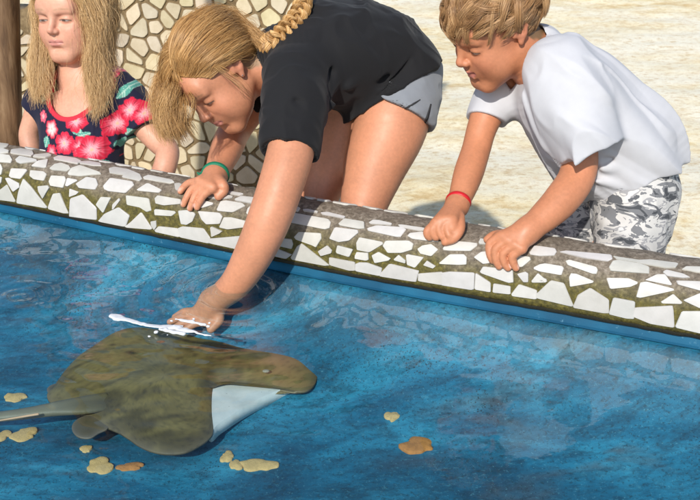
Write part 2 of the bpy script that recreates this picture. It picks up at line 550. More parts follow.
_gs, _gv = np.meshgrid(np.linspace(0, ARC[-1], 1400), np.linspace(0, .19, 60), indexing='ij')
_gp = proj(curb(_gs.ravel(), _gv.ravel()))
def curb_inv(x, y):
    """the rim coordinates seen at photo pixel x, y"""
    i = np.argmin(((_gp - (x, y)) ** 2).sum(1)); s, v = _gs.ravel()[i], _gv.ravel()[i]
    for _ in range(6):
        e = 1e-3
        f0, f1, f2 = proj(curb(np.array([s, s + e, s]), np.array([v, v, v + e])))
        J = np.stack([(f1 - f0) / e, (f2 - f0) / e], 1); r = np.array((x, y)) - f0
        if abs(np.linalg.det(J)) < 2e4: break
        ds, dv = np.linalg.solve(J, r)
        s += np.clip(ds, -.02, .02); v = np.clip(v + np.clip(dv, -.005, .005), 0, .19)
    return s, v
def onrim(x, y, lift=0.0):
    s, v = curb_inv(x, y); return curb(s, v, lift)

M_GROUT, M_TILE, M_WOOD, M_SAND, M_WATER = m_grout(), m_tile(), m_wood(), m_sand(), m_water()
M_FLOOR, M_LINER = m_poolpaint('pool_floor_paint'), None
t = NT('liner_paint'); v = t.coord(); n = t.noise(60, 5, .7, v); n2 = t.noise(7, 3, .5, v)
c = t.ramp(n2, [(.35, (.003, .065, .135)), (.65, (.008, .12, .225))]); c = t.mix(t.ramp(n, [(.62, (0, 0, 0)), (.7, (.7, .7, .7))]), c, (.12, .28, .38))
M_LINER = t.pbr(c, .6, t.bump(n, .3, .002), Specular_IOR_Level=.2)

# the pool rim: grout body, mosaic pieces, blue painted wall under it
root = empty('pool_rim', (*PLAN[len(PLAN) // 2], 0))
tag(root, 'low curved pool rim covered in white broken tile mosaic with mossy grout', 'pool rim')
ns = 900; vv = np.concatenate([np.linspace(0, PARC[-1], 40)])
ss = np.linspace(0, ARC[-1], ns)
S, Vv = np.meshgrid(ss, vv, indexing='ij')
G = curb(S.ravel(), Vv.ravel())
nn = noise(G, 30) * .0015 + noise(G, 90, 3) * .0008
G = curb(S.ravel(), Vv.ravel(), nn)
nv = len(vv)
i, j = np.meshgrid(np.arange(ns - 1), np.arange(nv - 1), indexing='ij'); a = (i * nv + j).ravel()
F = np.stack([a, a + nv, a + nv + 1, a + 1], 1)
# underside lip and back down to the ground
bk = curb(ss, np.full(ns, PARC[-1])); bk2 = bk.copy(); bk2[:, 2] = GZ - .05
lip0 = curb(ss, np.zeros(ns)); lip = lip0.copy()
inw = curb(ss, np.full(ns, .09)) - lip0; inw[:, 2] = 0; inw /= np.linalg.norm(inw, axis=1)[:, None]
lip = lip0 + inw * .016 + np.array([0, 0, -.003])
n0 = len(G); V = np.vstack([G, bk2, lip])
k = np.arange(ns - 1)
F = np.vstack([F, np.stack([k * nv + nv - 1, (k + 1) * nv + nv - 1, n0 + k + 1, n0 + k], 1), np.stack([k * nv, n0 + ns + k, n0 + ns + k + 1, (k + 1) * nv], 1)])
o = mesh_obj('rim_body', V, F, M_GROUT, root)
o.data.materials[0] = M_GROUT
# painted wall
w0 = lip0 + inw * .009; w0[:, 2] = ZB - .001
w1 = lip0 + inw * .004; w1[:, 2] = .012
w2 = lip0 - inw * .002; w2[:, 2] = -.004
V = np.vstack([w0, w1, w2])
F = np.vstack([np.stack([k + r * ns, k + r * ns + ns, k + 1 + r * ns + ns, k + 1 + r * ns], 1) for r in range(2)])
mesh_obj('painted_wall', V, F, M_LINER, root)
# dark strip where the mosaic stops: moss and the lip's shade in one colour
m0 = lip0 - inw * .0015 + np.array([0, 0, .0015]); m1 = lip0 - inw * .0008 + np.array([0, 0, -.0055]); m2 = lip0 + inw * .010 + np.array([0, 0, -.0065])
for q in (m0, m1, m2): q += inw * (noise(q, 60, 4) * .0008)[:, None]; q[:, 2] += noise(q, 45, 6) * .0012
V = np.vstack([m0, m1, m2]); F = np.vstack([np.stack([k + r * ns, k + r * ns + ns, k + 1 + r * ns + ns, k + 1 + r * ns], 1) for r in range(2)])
mesh_obj('moss_shade_line', V, F, m_simple('moss_and_shade', (.022, .020, .010), .8, .5, 120, .6, .002), root)

R1 = (0, 140, 6.25); R2 = (90, 155, 5.26); R3 = (180, 170, 5.56); R4 = (270, 190, 5.56); R5 = (360, 205, 5.26); R6 = (450, 225, 5.56); R7 = (540, 235, 5.56); R8 = (620, 245, 5.26)
TILES = [
 (R1, '-20,50 0,52 55,70 50,80 0,88 -20,84'), (R1, '75,65 130,58 200,72 208,90 190,103 70,85'), (R1, '215,98 300,88 320,98 280,113 210,108'),
 (R1, '-40,90 0,92 60,100 75,125 65,145 0,140 -40,130'), (R1, '100,125 125,105 225,125 228,135 130,150 108,140'), (R1, '200,165 240,135 300,125 290,170 275,176'),
 (R1, '340,115 370,103 470,118 505,135 480,150 345,125'), (R1, '315,180 345,155 385,148 430,165 440,180 415,197 330,190'), (R1, '430,210 450,180 500,163 620,205 625,215 500,228 435,220'),
 (R1, '-30,150 8,155 18,180 10,215 -30,225'), (R1, '62,225 75,180 165,185 168,195 130,243 75,235'), (R1, '190,225 195,192 275,200 292,215 275,255 215,245'),
 (R1, '310,260 325,225 405,230 412,250 395,298 320,285'), (R1, '412,285 425,240 480,250 485,258 425,290'), (R1, '480,275 545,235 600,245 612,280 595,310 500,300'),
 (R1, '-20,225 15,235 10,265 -10,290 -25,290'), (R1, '-30,330 0,315 45,280 98,385 0,372 -30,366'), (R1, '38,240 60,238 120,270 122,295 85,322'),
 (R1, '110,385 120,330 150,247 200,300 290,415 285,422 115,393'), (R1, '240,290 300,285 308,300 270,365 245,320'), (R1, '305,420 335,340 375,335 428,455 400,455 310,430'),
 (R1, '437,355 440,305 495,325 480,340'), (R1, '440,465 445,370 520,345 600,425 602,495 550,490 440,475'), (R1, '500,140 560,138 625,150 632,166 580,163 505,150'),
 (R2, '105,75 130,68 200,80 260,105 270,125 255,137 170,118 180,107 110,98'), (R2, '285,120 310,110 430,135 440,145 420,150 290,130'), (R2, '75,165 110,125 220,143 228,160 185,200 100,190 80,180'),
 (R2, '250,185 305,152 375,185 360,200 260,190'), (R2, '35,260 60,222 112,225 72,303'), (R2, '120,285 122,260 155,228 160,240 128,282'),
 (R2, '50,345 80,310 150,277 205,320 185,375 60,350'), (R2, '195,215 310,230 322,290 300,297 265,275 200,262'), (R2, '188,375 220,350 270,302 328,390 200,380'),
 (R2, '322,350 350,345 352,375 340,392 325,370'), (R2, '345,230 360,215 475,235 475,258 390,265 350,255'), (R2, '343,290 350,285 445,295 450,305 430,320 345,315'),
 (R2, '345,395 365,375 460,385 472,430 350,403'), (R2, '445,155 470,152 490,165 480,190 452,185'),
 (R3, '-5,228 40,225 80,238 85,250 70,285 40,302 10,298'), (R3, '105,230 220,240 235,260 220,298 150,300 125,275'), (R3, '115,168 185,185 180,195 130,210 110,210 105,180'),
 (R3, '145,145 165,125 290,148 285,155 210,165 160,155'), (R3, '-5,325 20,315 130,325 165,375 160,405 0,370'), (R3, '172,320 180,315 235,340 220,352 178,370'),
 (R3, '225,318 250,265 290,265 410,295 412,305 380,315 270,328'), (R3, '170,382 370,365 420,368 412,450 330,440 170,405'), (R3, '210,220 230,178 260,174 345,188 360,202 295,235 215,228'),
 (R3, '308,165 345,150 430,160 430,188 400,187 315,172'), (R3, '372,240 380,215 395,205 430,208 430,255 380,250'), (R3, '245,125 260,120 350,135 330,142 250,130'),
 (R4, '105,165 125,130 320,165 332,180 325,210 300,218 110,180'), (R4, '-60,110 -20,100 60,125 50,150 -40,150'), (R4, '-70,170 0,165 50,190 30,215 -50,205'), (R4, '-50,230 -20,225 40,240 30,255 -40,255'), (R4, '-55,275 -10,268 40,285 30,320 -50,310'),
 (R4, '125,95 160,100 168,105 155,122 115,115'), (R4, '185,112 210,110 265,122 260,130 190,120'),
 (R4, '285,130 320,127 415,150 405,160 295,140'), (R4, '140,262 165,235 280,242 283,270 255,315 235,305 150,275'), (R4, '60,268 120,275 128,300 120,325 55,310'),
 (R4, '30,360 45,328 120,358 90,380 20,365'), (R4, '122,375 155,315 180,300 325,415 300,417 130,385'), (R4, '270,340 320,308 345,335 340,350 285,365'),
 (R4, '370,340 378,308 460,330 440,370 375,350'), (R4, '335,270 365,210 485,225 488,240 440,280 385,288'), (R4, '385,190 415,163 520,180 522,215 490,217 395,200'),
 (R5, '-15,200 0,172 115,195 118,207 50,247 -12,235'), (R4, '475,365 485,345 545,350 548,385 535,390 475,380'), (R4, '335,375 470,400 472,445 440,445 335,415'),
 (R5, '-20,310 0,302 40,303 112,330 106,370 -20,345'), (R5, '50,95 70,83 100,85 165,100 160,107 60,102'), (R5, '45,125 90,112 225,122 238,132 210,168 190,168 50,138'),
 (R5, '125,215 140,190 255,190 278,205 270,235 220,250 150,250'), (R5, '305,232 330,215 375,208 410,235 375,268 320,255'), (R5, '65,265 100,247 160,280 150,290 80,303'),
 (R5, '180,285 205,262 240,290 238,305 185,290'), (R5, '245,265 255,260 335,275 290,327 250,312'), (R5, '335,315 355,292 398,320 385,332'),
 (R5, '110,365 160,310 305,345 305,350 292,400 270,398 112,373'), (R5, '312,360 425,352 435,358 435,418 310,397'), (R5, '205,108 220,108 335,125 340,135 310,138 215,120'),
 (R5, '254,165 265,152 330,145 345,175 410,190 405,195 280,180'),
 (R6, '-35,130 -10,100 0,90 145,105 145,118 110,145 0,143 -30,140'), (R6, '-55,210 0,165 75,165 90,180 88,218 50,220 -50,215'), (R6, '-50,268 0,260 132,266 128,358 -50,330'),
 (R6, '140,355 145,268 225,320 225,370'), (R6, '135,180 175,152 210,150 230,200 215,212 185,215'), (R6, '245,325 335,340 335,382 240,372'),
 (R6, '172,260 190,232 345,250 348,315 325,318 180,268'), (R6, '345,382 385,330 480,362 478,410 350,392'), (R6, '375,272 420,260 435,270 435,315 410,315'),
 (R6, '455,310 490,268 540,310 530,318 460,318'), (R6, '303,200 320,170 340,165 370,180 380,172 440,180 445,195 400,232 350,232 345,212'), (R6, '160,100 170,80 205,85 215,110 165,108'),
 (R7, '-55,100 -30,66 0,68 80,80 88,95 75,115 0,118 -50,110'),
 (R7, '-30,180 0,165 30,160 120,175 128,185 115,222 0,202 -30,190'), (R7, '-20,330 60,255 130,270 182,395 0,352 -20,345'), (R7, '-20,235 0,230 38,245 25,262 -10,262'),
 (R7, '118,98 150,93 280,105 390,115 395,135 370,147 250,130'), (R7, '148,148 165,142 310,180 317,195 310,215 290,215 160,170'), (R7, '165,235 175,215 205,218 295,255 290,265 220,277 170,285'),
 (R7, '190,395 215,335 280,297 378,360 378,430 350,430 195,402'), (R7, '390,180 410,148 440,145 556,165 600,180 600,215 556,212 400,200'), (R7, '375,240 490,242 540,262 538,272 500,288 395,298'),
 (R7, '388,430 410,350 525,372 520,462 480,460 390,438'), (R7, '410,122 440,128 556,145 556,160 430,140'),
 (R8, '90,85 160,82 300,100 285,120 240,122 95,98'), (R8, '135,185 195,158 235,158 270,205 265,212 180,195'), (R8, '228,145 245,135 330,155 365,172 330,175 250,165'),
 (R8, '330,130 350,118 421,120 460,125 460,150 400,145'), (R8, '90,270 110,200 140,195 275,230 278,240 110,275'), (R8, '218,297 280,258 325,300 320,308 225,305'),
 (R8, '75,350 85,330 270,320 275,345 280,430 160,410 75,375'), (R8, '300,190 421,195 460,200 460,245 421,240 310,210'), (R8, '335,290 421,255 470,260 470,320 421,330'),
 (R8, '295,430 330,350 421,350 480,360 480,460 421,460')]

def chaikin(p, n=1, w=.16):
    p = np.asarray(p, float)
    for _ in range(n):
        q = np.roll(p, -1, 0); p = np.stack([p * (1 - w) + q * w, p * w + q * (1 - w)], 1).reshape(-1, 2)
    return p

def poly_patch(poly, surf, lift, V, F, Cc, col, rings=(1, .97, .8, .5, .2)):
    """a tile: the polygon (surface coordinates) laid on surf with a small bevel and a skirt"""
    q = []
    for a, b in zip(poly, np.roll(poly, -1, 0)):
        n = max(1, int(np.linalg.norm(b - a) / .012))
        q += [a + (b - a) * t for t in np.linspace(0, 1, n, endpoint=False)]
    q = np.array(q); c = q.mean(0); n = len(q); base = len(V)
    lv = [(1.0, -.0015), (1.0, lift * .6)] + [(r * (1 - .012 * (i == 0)), lift) for i, r in enumerate(rings[1:])]
    for r, l in lv:
        pts = surf(c[0] + (q[:, 0] - c[0]) * r, c[1] + (q[:, 1] - c[1]) * r, l)
        V.extend(pts.tolist())
    V.append(surf(np.array([c[0]]), np.array([c[1]]), lift)[0].tolist())
    for k in range(len(lv) - 1):
        for a in range(n):
            b = (a + 1) % n
            F.append((base + k * n + a, base + k * n + b, base + k * n + n + b, base + k * n + n + a))
    top = base + len(lv) * n
    for a in range(n): F.append((base + (len(lv) - 1) * n + a, base + (len(lv) - 1) * n + (a + 1) % n, top))
    Cc.extend([col] * (len(lv) * n + 1))

def clip_poly(poly, m, nv):
    """part of the convex polygon on the side of the line (point m, normal nv) the normal points away from"""
    out = []
    for a, b in zip(poly, np.roll(poly, -1, 0)):
        da, db = (a - m) @ nv, (b - m) @ nv
        if da <= 0: out.append(a)
        if (da < 0) != (db < 0) and da != db: out.append(a + (b - a) * (da / (da - db)))
    return np.array(out)

def crazy_paving(x0, x1, y0, y1, size, seed, gap=.12, jit=.42):
    """irregular convex stones: Voronoi cells of a jittered grid, shrunk unevenly"""
    r = np.random.default_rng(seed)
    nx, ny = max(1, int((x1 - x0) / size)), max(1, int((y1 - y0) / size))
    pts = [((x0 + (i + .5 + r.uniform(-jit, jit) + (j % 2) * .5) * (x1 - x0) / nx), y0 + (j + .5 + r.uniform(-jit, jit)) * (y1 - y0) / ny) for i in range(-1, nx + 1) for j in range(-1, ny + 1)]
    pts = np.array(pts); pts = pts[r.random(len(pts)) > .1]; out = []
    for p in pts:
        if not (x0 <= p[0] <= x1 and y0 <= p[1] <= y1): continue
        cell = np.array([[x0, y0], [x1, y0], [x1, y1], [x0, y1]], float)
        dd = ((pts - p) ** 2).sum(1)
        for q in pts[np.argsort(dd)[1:14]]:
            g = size * gap * r.uniform(.5, 1.5)
            nvv = q - p; L = np.linalg.norm(nvv); nvv = nvv / L
            cell = clip_poly(cell, (p + q) / 2 - nvv * g * .5, nvv)
            if len(cell) < 3: break
        if len(cell) < 3: continue
        e = np.linalg.norm(cell - np.roll(cell, 1, 0), axis=1)
        cell = cell[e > size * .08]
        if len(cell) >= 3: out.append(cell)
    return out

V, F, Cc = [], [], []
tr = np.random.default_rng(5)
def tile_col():
    b = tr.uniform(.53, .64); return (b, b * tr.uniform(.965, .99), b * tr.uniform(.89, .95))
for (x0, y0, sc), txt in TILES:
    px = [(x0 + float(a.split(',')[0]) / sc, y0 + float(a.split(',')[1]) / sc) for a in txt.split()]
    poly = np.array([curb_inv(*q) for q in px])
    poly = poly.mean(0) + (poly - poly.mean(0)) * 1.07
    poly_patch(chaikin(poly, 2, .07), curb, .0028, V, F, Cc, tile_col())
sL, sR = curb_inv(2, 175)[0], curb_inv(698, 300)[0]
if sL > sR: sL, sR = sR, sL
for a, b, sd in ((.02, sL - .03, 1), (sR + .03, ARC[-1] - .02, 2)):
    for cell in crazy_paving(a, b, .004, .175, .045, sd, .24): poly_patch(chaikin(cell, 2, .12), curb, .0028, V, F, Cc, tile_col())
for cell in crazy_paving(sL - .03, sR + .03, .158, .20, .045, 4, .24): poly_patch(chaikin(cell, 2, .12), curb, .0028, V, F, Cc, tile_col())
mesh_obj('tile_mosaic', np.array(V), F, M_TILE, root, smooth=False, cols=np.array(Cc))

# water: one sheet; finely gridded where the photo looks, with rings round the arm
RC = onz(238, 290, 0)[:2]
def wave(x, y):
    p = np.stack([x, y, x * 0], -1)
    h = noise(p * (1, 1.4, 1), 7, 2) * .0022 + noise(p * (1, 1.8, 1), 15, 5) * .0012 + noise(p * (1, 1.6, 1), 33, 9) * .0005
    h *= .30 + 1.5 * sstep(.1, -.5, x)
    r = np.hypot(x - RC[0], y - RC[1])
    w = noise(p, 9, 11) * .02
    h += .0052 * np.cos((r + w) * 2 * PI / .046) * np.exp(-r / .10) * sstep(.0, .05, r)
    h += .0008 * np.cos((r + w) * 2 * PI / .021 + 1) * np.exp(-((r - .09) / .05) ** 2)
    r2 = np.hypot(x + .62, y - 1.62); h += .0012 * np.cos(r2 * 2 * PI / .03) * np.exp(-r2 / .04)
    return h
nx, ny = 640, 420
gx, gy = np.meshgrid(np.linspace(-1.05, 1.05, nx), np.linspace(.78, 2.30, ny), indexing='ij')
V = np.stack([gx, gy, wave(gx, gy)], -1).reshape(-1, 3)
i, j = np.meshgrid(np.arange(nx - 1), np.arange(ny - 1), indexing='ij'); a = (i * ny + j).ravel()
F = np.stack([a, a + ny, a + ny + 1, a + 1], 1)
# trim everything behind the painted wall
def behind(P2):
    x = PLAN[::6]; d = ((P2[:, None, :] - x[None]) ** 2).sum(-1); i = d.argmin(1)
    i = np.clip(i, 1, len(x) - 2); tn = x[i + 1] - x[i - 1]; nv_ = np.stack([-tn[:, 1], tn[:, 0]], 1); nv_ *= np.sign(nv_[:, 1])[:, None]
    nv_ /= np.linalg.norm(nv_, axis=1)[:, None]
    return ((P2 - x[i]) * nv_).sum(1)
keep = behind(V[F].mean(1)[:, :2]) < .03
F = F[keep]
us = np.unique(F); mp = -np.ones(len(V), int); mp[us] = np.arange(len(us))
rimz = sstep(.75, .9, V[:, 1]) * sstep(1.05, .95, np.abs(V[:, 0])); V[:, 2] *= rimz
wv, wf = V[us], mp[F]
# plain sheet round the gridded part, inside the basin
BX0, BX1, BY0 = -3.4, 2.8, -2.5
extra = [(BX0, BY0, 0), (BX1, BY0, 0), (BX1, .78, 0), (BX0, .78, 0)]; ef_ = [[0, 1, 2, 3]]
for lo_, hi_ in ((BX0, -1.05), (1.05, BX1)):
    xs_ = np.linspace(lo_, hi_, 40); od_ = np.argsort(PLAN[:, 0]); ys_ = np.interp(xs_, PLAN[od_, 0], PLAN[od_, 1]) + .012
    n0_ = len(extra); extra += [(x_, .78, 0) for x_ in xs_] + [(x_, y_, 0) for x_, y_ in zip(xs_, ys_)]
    ef_ += [[n0_ + q, n0_ + q + 1, n0_ + 41 + q, n0_ + 40 + q] for q in range(39)]
b = len(wv); wv = np.vstack([wv, extra]); wf = np.vstack([wf, np.array(ef_) + b])
tag(mesh_obj('water', wv, wf, M_WATER), kind='structure')

# pool floor and the basin's other sides
FZ = -0.165
def floor_z(P2):
    P2 = np.atleast_2d(P2); P3 = np.column_stack([P2, P2[:, 0] * 0]); dw = -behind(P2)
    z = np.interp(dw, [-.02, 0, .02, .05, .09, .15, .22, .32], [-.004, -.008, -.038, -.070, -.102, -.133, -.152, FZ])
    return z + (noise(P3, 3.0) * .010 + noise(P3, 11) * .003) * sstep(0, .15, dw)
yr = np.concatenate([np.linspace(BY0, .9, 40), np.linspace(.91, 3.2, 240)]); nyr = len(yr)
gx, gy = np.meshgrid(np.linspace(BX0, BX1, 560), yr, indexing='ij')
P2 = np.stack([gx, gy], -1).reshape(-1, 2); V = np.column_stack([P2, floor_z(P2)])
i, j = np.meshgrid(np.arange(559), np.arange(nyr - 1), indexing='ij'); a = (i * nyr + j).ravel()
F = np.stack([a, a + nyr, a + nyr + 1, a + 1], 1); F = F[behind(V[F].mean(1)[:, :2]) < .015]
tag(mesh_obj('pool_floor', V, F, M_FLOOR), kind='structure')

# sand: one sheet out to the horizon, heaped in low drifts, dug out where the pool stands
xs = np.concatenate([[-400, -60, -15], np.linspace(-6, 8, 220), [20, 60, 400]]); ys = np.concatenate([np.linspace(1.2, 12, 200), [20, 60, 400]])
gx, gy = np.meshgrid(xs, ys, indexing='ij'); P3 = np.stack([gx, gy, gx * 0], -1)
near = sstep(14, 9, gy) * sstep(9, 7, np.abs(gx))
z = GZ + (fbm(P3 * (1, 1.6, 1), 1.3, 3) * .03 + fbm(P3 * (1, 2, 1), 6, 2, 4) * .012) * near
V = np.stack([gx, gy, z], -1).reshape(-1, 3); n2 = len(ys); i, j = np.meshgrid(np.arange(len(xs) - 1), np.arange(n2 - 1), indexing='ij'); a = (i * n2 + j).ravel()
tag(mesh_obj('sand', V, np.stack([a, a + n2, a + n2 + 1, a + 1], 1), M_SAND), kind='structure')

# mosaic wall behind the girls
WA, WB = np.array([-1.75, 3.35]), np.array([-.10, 3.01])        # plan ends, left to right
wd = nrm(WB - WA); wn = np.array([wd[1], -wd[0]])              # towards the pool
WL = np.linalg.norm(WB - WA)
def wallp(s, v, lift=0.0):
    s = np.asarray(s, float); v = np.asarray(v, float)
    bx = -.10 * np.sin(np.clip(s / WL, 0, 1) * PI)             # bows gently
    o = lift + bx
    return np.stack([WA[0] + wd[0] * s + wn[0] * o, WA[1] + wd[1] * s + wn[1] * o, GZ + v + s * 0], -1)
t = NT('wall_grout'); v = t.coord(); n = t.noise(60, 5, .7, v)
M_WG = t.pbr(t.ramp(n, [(.3, (.12, .078, .035)), (.7, (.29, .21, .11))]), .9, t.bump(n, .6, .004))
t = NT('wall_stone'); v = t.coord(); n = t.noise(22, 5, .65, v)
c = t.mix(1.0, t.attr(), t.ramp(n, [(.3, (.8, .77, .7)), (.7, (1, 1, 1))]), 'MULTIPLY')
M_WS = t.pbr(c, .8, t.bump(t.noise(140, 4, .6, v), .4, .002))
WT = 1.62
_s, _v = np.meshgrid(np.linspace(0, WL, 300), np.linspace(0, WT, 300), indexing='ij'); _q = proj(wallp(_s.ravel(), _v.ravel()))
_c1 = np.argmin(((_q - (19, 14)) ** 2).sum(1)); _c2 = np.argmin(((_q - (37, -2)) ** 2).sum(1))
_t = [(_s.ravel()[q], _v.ravel()[q]) for q in (_c1, _c2)]
def wtop(s): return np.minimum(WT, _t[0][1] + np.maximum(0, (s - _t[0][0])) * (_t[1][1] - _t[0][1]) / (_t[1][0] - _t[0][0]))
wroot = empty('mosaic_wall', (*((WA + WB) / 2), GZ))
tag(wroot, 'tall wall of cream irregular stones in brown grout behind the two girls', 'wall')
su, sv = np.meshgrid(np.linspace(0, WL, 40), np.linspace(-.05, WT, 12), indexing='ij')
sv = -.05 + (sv + .05) * (wtop(su) + .05) / (WT + .05)
V = wallp(su.ravel(), sv.ravel()); Vb = wallp(su.ravel(), sv.ravel(), -.16)
i, j = np.meshgrid(np.arange(39), np.arange(11), indexing='ij'); a = (i * 12 + j).ravel()
F = np.stack([a, a + 12, a + 13, a + 1], 1); m = len(V)
cap = [(q * 12 + 11, (q + 1) * 12 + 11, m + (q + 1) * 12 + 11, m + q * 12 + 11) for q in range(39)] + [(e * 12 + r, e * 12 + r + 1, m + e * 12 + r + 1, m + e * 12 + r) for e in (0, 39) for r in range(11)]
mesh_obj('grout_face', np.vstack([V, Vb]), np.vstack([F, F[:, ::-1] + m, np.array(cap)]), M_WG, wroot, smooth=False)
V, F, Cc = [], [], []
for cell in crazy_paving(.01, WL - .01, .01, WT - .01, .054, 21, .18, .42):
    if (cell[:, 1] > wtop(cell[:, 0]) - .008).any(): continue
    b = tr.uniform(.56, .78)
    poly_patch(chaikin(cell, 2, .13), wallp, .006, V, F, Cc, (b, b * tr.uniform(.84, .90), b * tr.uniform(.56, .70)))
mesh_obj('stone_mosaic', np.array(V), F, M_WS, wroot, smooth=False, cols=np.array(Cc))

# round timber post at the left edge
a = P(4, 0, 2.22); b = P(8, 150, 2.38); 
axp = nrm(a - b); top = b + axp * 1.3; foot = b - axp * ((b[2] - GZ + .03) / axp[2])
th = np.linspace(0, 2 * PI, 32, endpoint=False); V = []; nr = 60
for k in range(nr):
    c0 = foot + (top - foot) * k / (nr - 1)
    rr = .036 * (1 + .04 * noise(np.stack([np.cos(th), np.sin(th), th * 0 + k * .11], -1), 1.7) + .02 * np.cos(3 * th + k * .1))
    V += [c0 + np.array([math.cos(t_) * r_, math.sin(t_) * r_, 0]) for t_, r_ in zip(th, rr)]
F = [(k * 32 + q, k * 32 + (q + 1) % 32, k * 32 + 32 + (q + 1) % 32, k * 32 + 32 + q) for k in range(nr - 1) for q in range(32)]
F += [tuple(range((nr - 1) * 32, nr * 32))]
o = mesh_obj('timber_post', np.array(V), F, M_WOOD, loc=foot)
tag(o, 'round brown timber post standing at the left edge beside the youngest girl', 'post')
# ------------------------------------------------------------------ figures
class Group(Prim):                       # several primitives joined tightly, then blended on as one
    def __init__(s, ps, k=.006, ki=.0012, op='add'):
        s.ps, s.k, s.ki, s.op = ps, k, ki, op
        c = np.array([q.bound()[0] for q in ps]); s.c = c.mean(0); s.r = max(np.linalg.norm(q.bound()[0] - s.c) + q.bound()[1] for q in ps)
    def bound(s): return s.c, s.r
    def d(s, p):
        D = s.ps[0].d(p)
        for q in s.ps[1:]: D = smin(D, q.d(p), s.ki)
        return D

def frame(F, U):
    F = nrm(F); U = np.asarray(U) - np.dot(U, F) * F; U = nrm(U)
    return np.stack([np.cross(U, F), F, U])          # rows: left, front, up

class Offset(Prim):                      # other primitives grown by g, then clipped
    blocks = True
    def __init__(s, ps, g, clips=(), k=.02):
        s.ps, s.g, s.clips, s.k, s.op = ps, g, list(clips), k, 'add'
        b = [q.bound() for q in ps]; s.c = np.mean([q[0] for q in b], 0); s.r = max(np.linalg.norm(q[0] - s.c) + q[1] for q in b) + g
    def bound(s): return s.c, s.r
    def d(s, p, cent=None, hd=0, bs=1):
        D = field(s.ps, p, cent, hd, bs) - s.g
        for c, n in s.clips: D = smax(D, (p - c) @ n, .003)
        return D

class Head:
    def __init__(s, c, F, U, sc=1.0, jaw=1.0, lip=1.0):
        s.c, s.R, s.s, s.j, s.lp = np.asarray(c, float), frame(F, U), sc, jaw, lip
    def w(s, l, f, u): return s.c + (np.array([l, f, u]) * s.s) @ s.R
    def loc(s, p): return ((p - s.c) @ s.R.T) / s.s
    def prims(s, smile=0.0, mouth_open=0.0):
        S = s.s; E = lambda c, r, k=.01, op='add', rot=None: Ell(s.w(*c), np.array(r) * S, s.R if rot is None else rot @ s.R, k * S, op)
        C = lambda a, b, ra, rb, k=.01, op='add': Cone(s.w(*a), s.w(*b), ra * S, rb * S, k * S, op)
        def rx(a): c, q = math.cos(a), math.sin(a); return np.array([[1, 0, 0], [0, c, q], [0, -q, c]])
        L = [E((0, -.012, .032), (.073, .092, .082), .01),
             E((0, .030, -.022), (.058, .058, .072), .03),
             E((0, .040, -.062), (.038, .040, .040), .03),
             C((-.014 * s.j, .074, -.092), (.014 * s.j, .074, -.092), .0145 * s.j, .0145 * s.j, .025),
             E((0, .074, .030), (.050, .018, .030), .03)]
        for sg in (-1, 1):
            L += [C((sg * .056 * (.5 + .5 * s.j), -.004, -.048), (sg * .020 * s.j, .068, -.089), .016 * s.j, .012 * s.j, .028),
                  E((sg * .034, .064, -.030), (.023, .022, .024), .022),
                  E((sg * .036, .044, -.056), (.024, .028, .026), .028),
                  E((sg * .032, .096, .000), (.021, .016, .0135), .016, 'sub'),
                  E((sg * .031, .0735, .000), (.0165, .0135, .0125), .004),
                  C((sg * .018, .089, .019), (sg * .044, .076, .018), .004, .003, .012)]
        L += [C((0, .086, .008), (0, .1035, -.021), .0062, .0076, .012), Cone(s.w(0, .103, -.0235), s.w(0, .100, -.026), .0080 * S, .0084 * S, .006 * S)]
        for sg in (-1, 1):
            L += [E((sg * .0098, .0955, -.0275), (.0062, .0080, .0060), .005), E((sg * .0060, .1010, -.0338), (.0030, .0042, .0022), .002, 'sub')]
        m = smile; j = s.j; lp = s.lp
        L += [E((0, .080, -.052), (.026, .013, .020), .014),
              C((0, .0945, -.0485), (-.019, .083, -.0525 + m * .003), .0042 * lp, .0026 * lp, .004), C((0, .0945, -.0485), (.019, .083, -.0525 + m * .003), .0042 * lp, .0026 * lp, .004),
              C((-.009, .0912, -.0595 - mouth_open), (.009, .0912, -.0585 - mouth_open), .0052 * lp, .0052 * lp, .005),
              C((-.021, .088, -.0540 + m * .004), (0, .1005, -.0538 - mouth_open * .5), .0012, .0013 + mouth_open * .45, .002, 'sub'), C((.021, .088, -.0540 + m * .004), (0, .1005, -.0538 - mouth_open * .5), .0012, .0013 + mouth_open * .45, .002, 'sub'),
              E((0, .096, -.040), (.0030, .0035, .006), .003, 'sub'), E((0, .090, -.071), (.014, .006, .0045), .008, 'sub')]
        for sg in (-1, 1):                                   # ears: shell, rim, bowl, lobe
            pts = [(.071, .010, .005), (.075, .008, .019), (.079, -.003, .025), (.081, -.014, .020), (.079, -.018, .006), (.076, -.012, -.008), (.073, -.002, -.018)]
            L += [E((sg * .074, -.004, .004), (.006, .015, .024), .006)]
            L += [Group([C((sg * a[0], a[1], a[2]), (sg * b[0], b[1], b[2]), .0033, .0033) for a, b in zip(pts[:-1], pts[1:])], .003, .002),
                  E((sg * .0735, .002, -.020), (.0045, .006, .008), .004), E((sg * .081, -.003, .003), (.0055, .0075, .011), .003, 'sub'), E((sg * .071, .012, -.002), (.004, .004, .006), .004)]
        return L

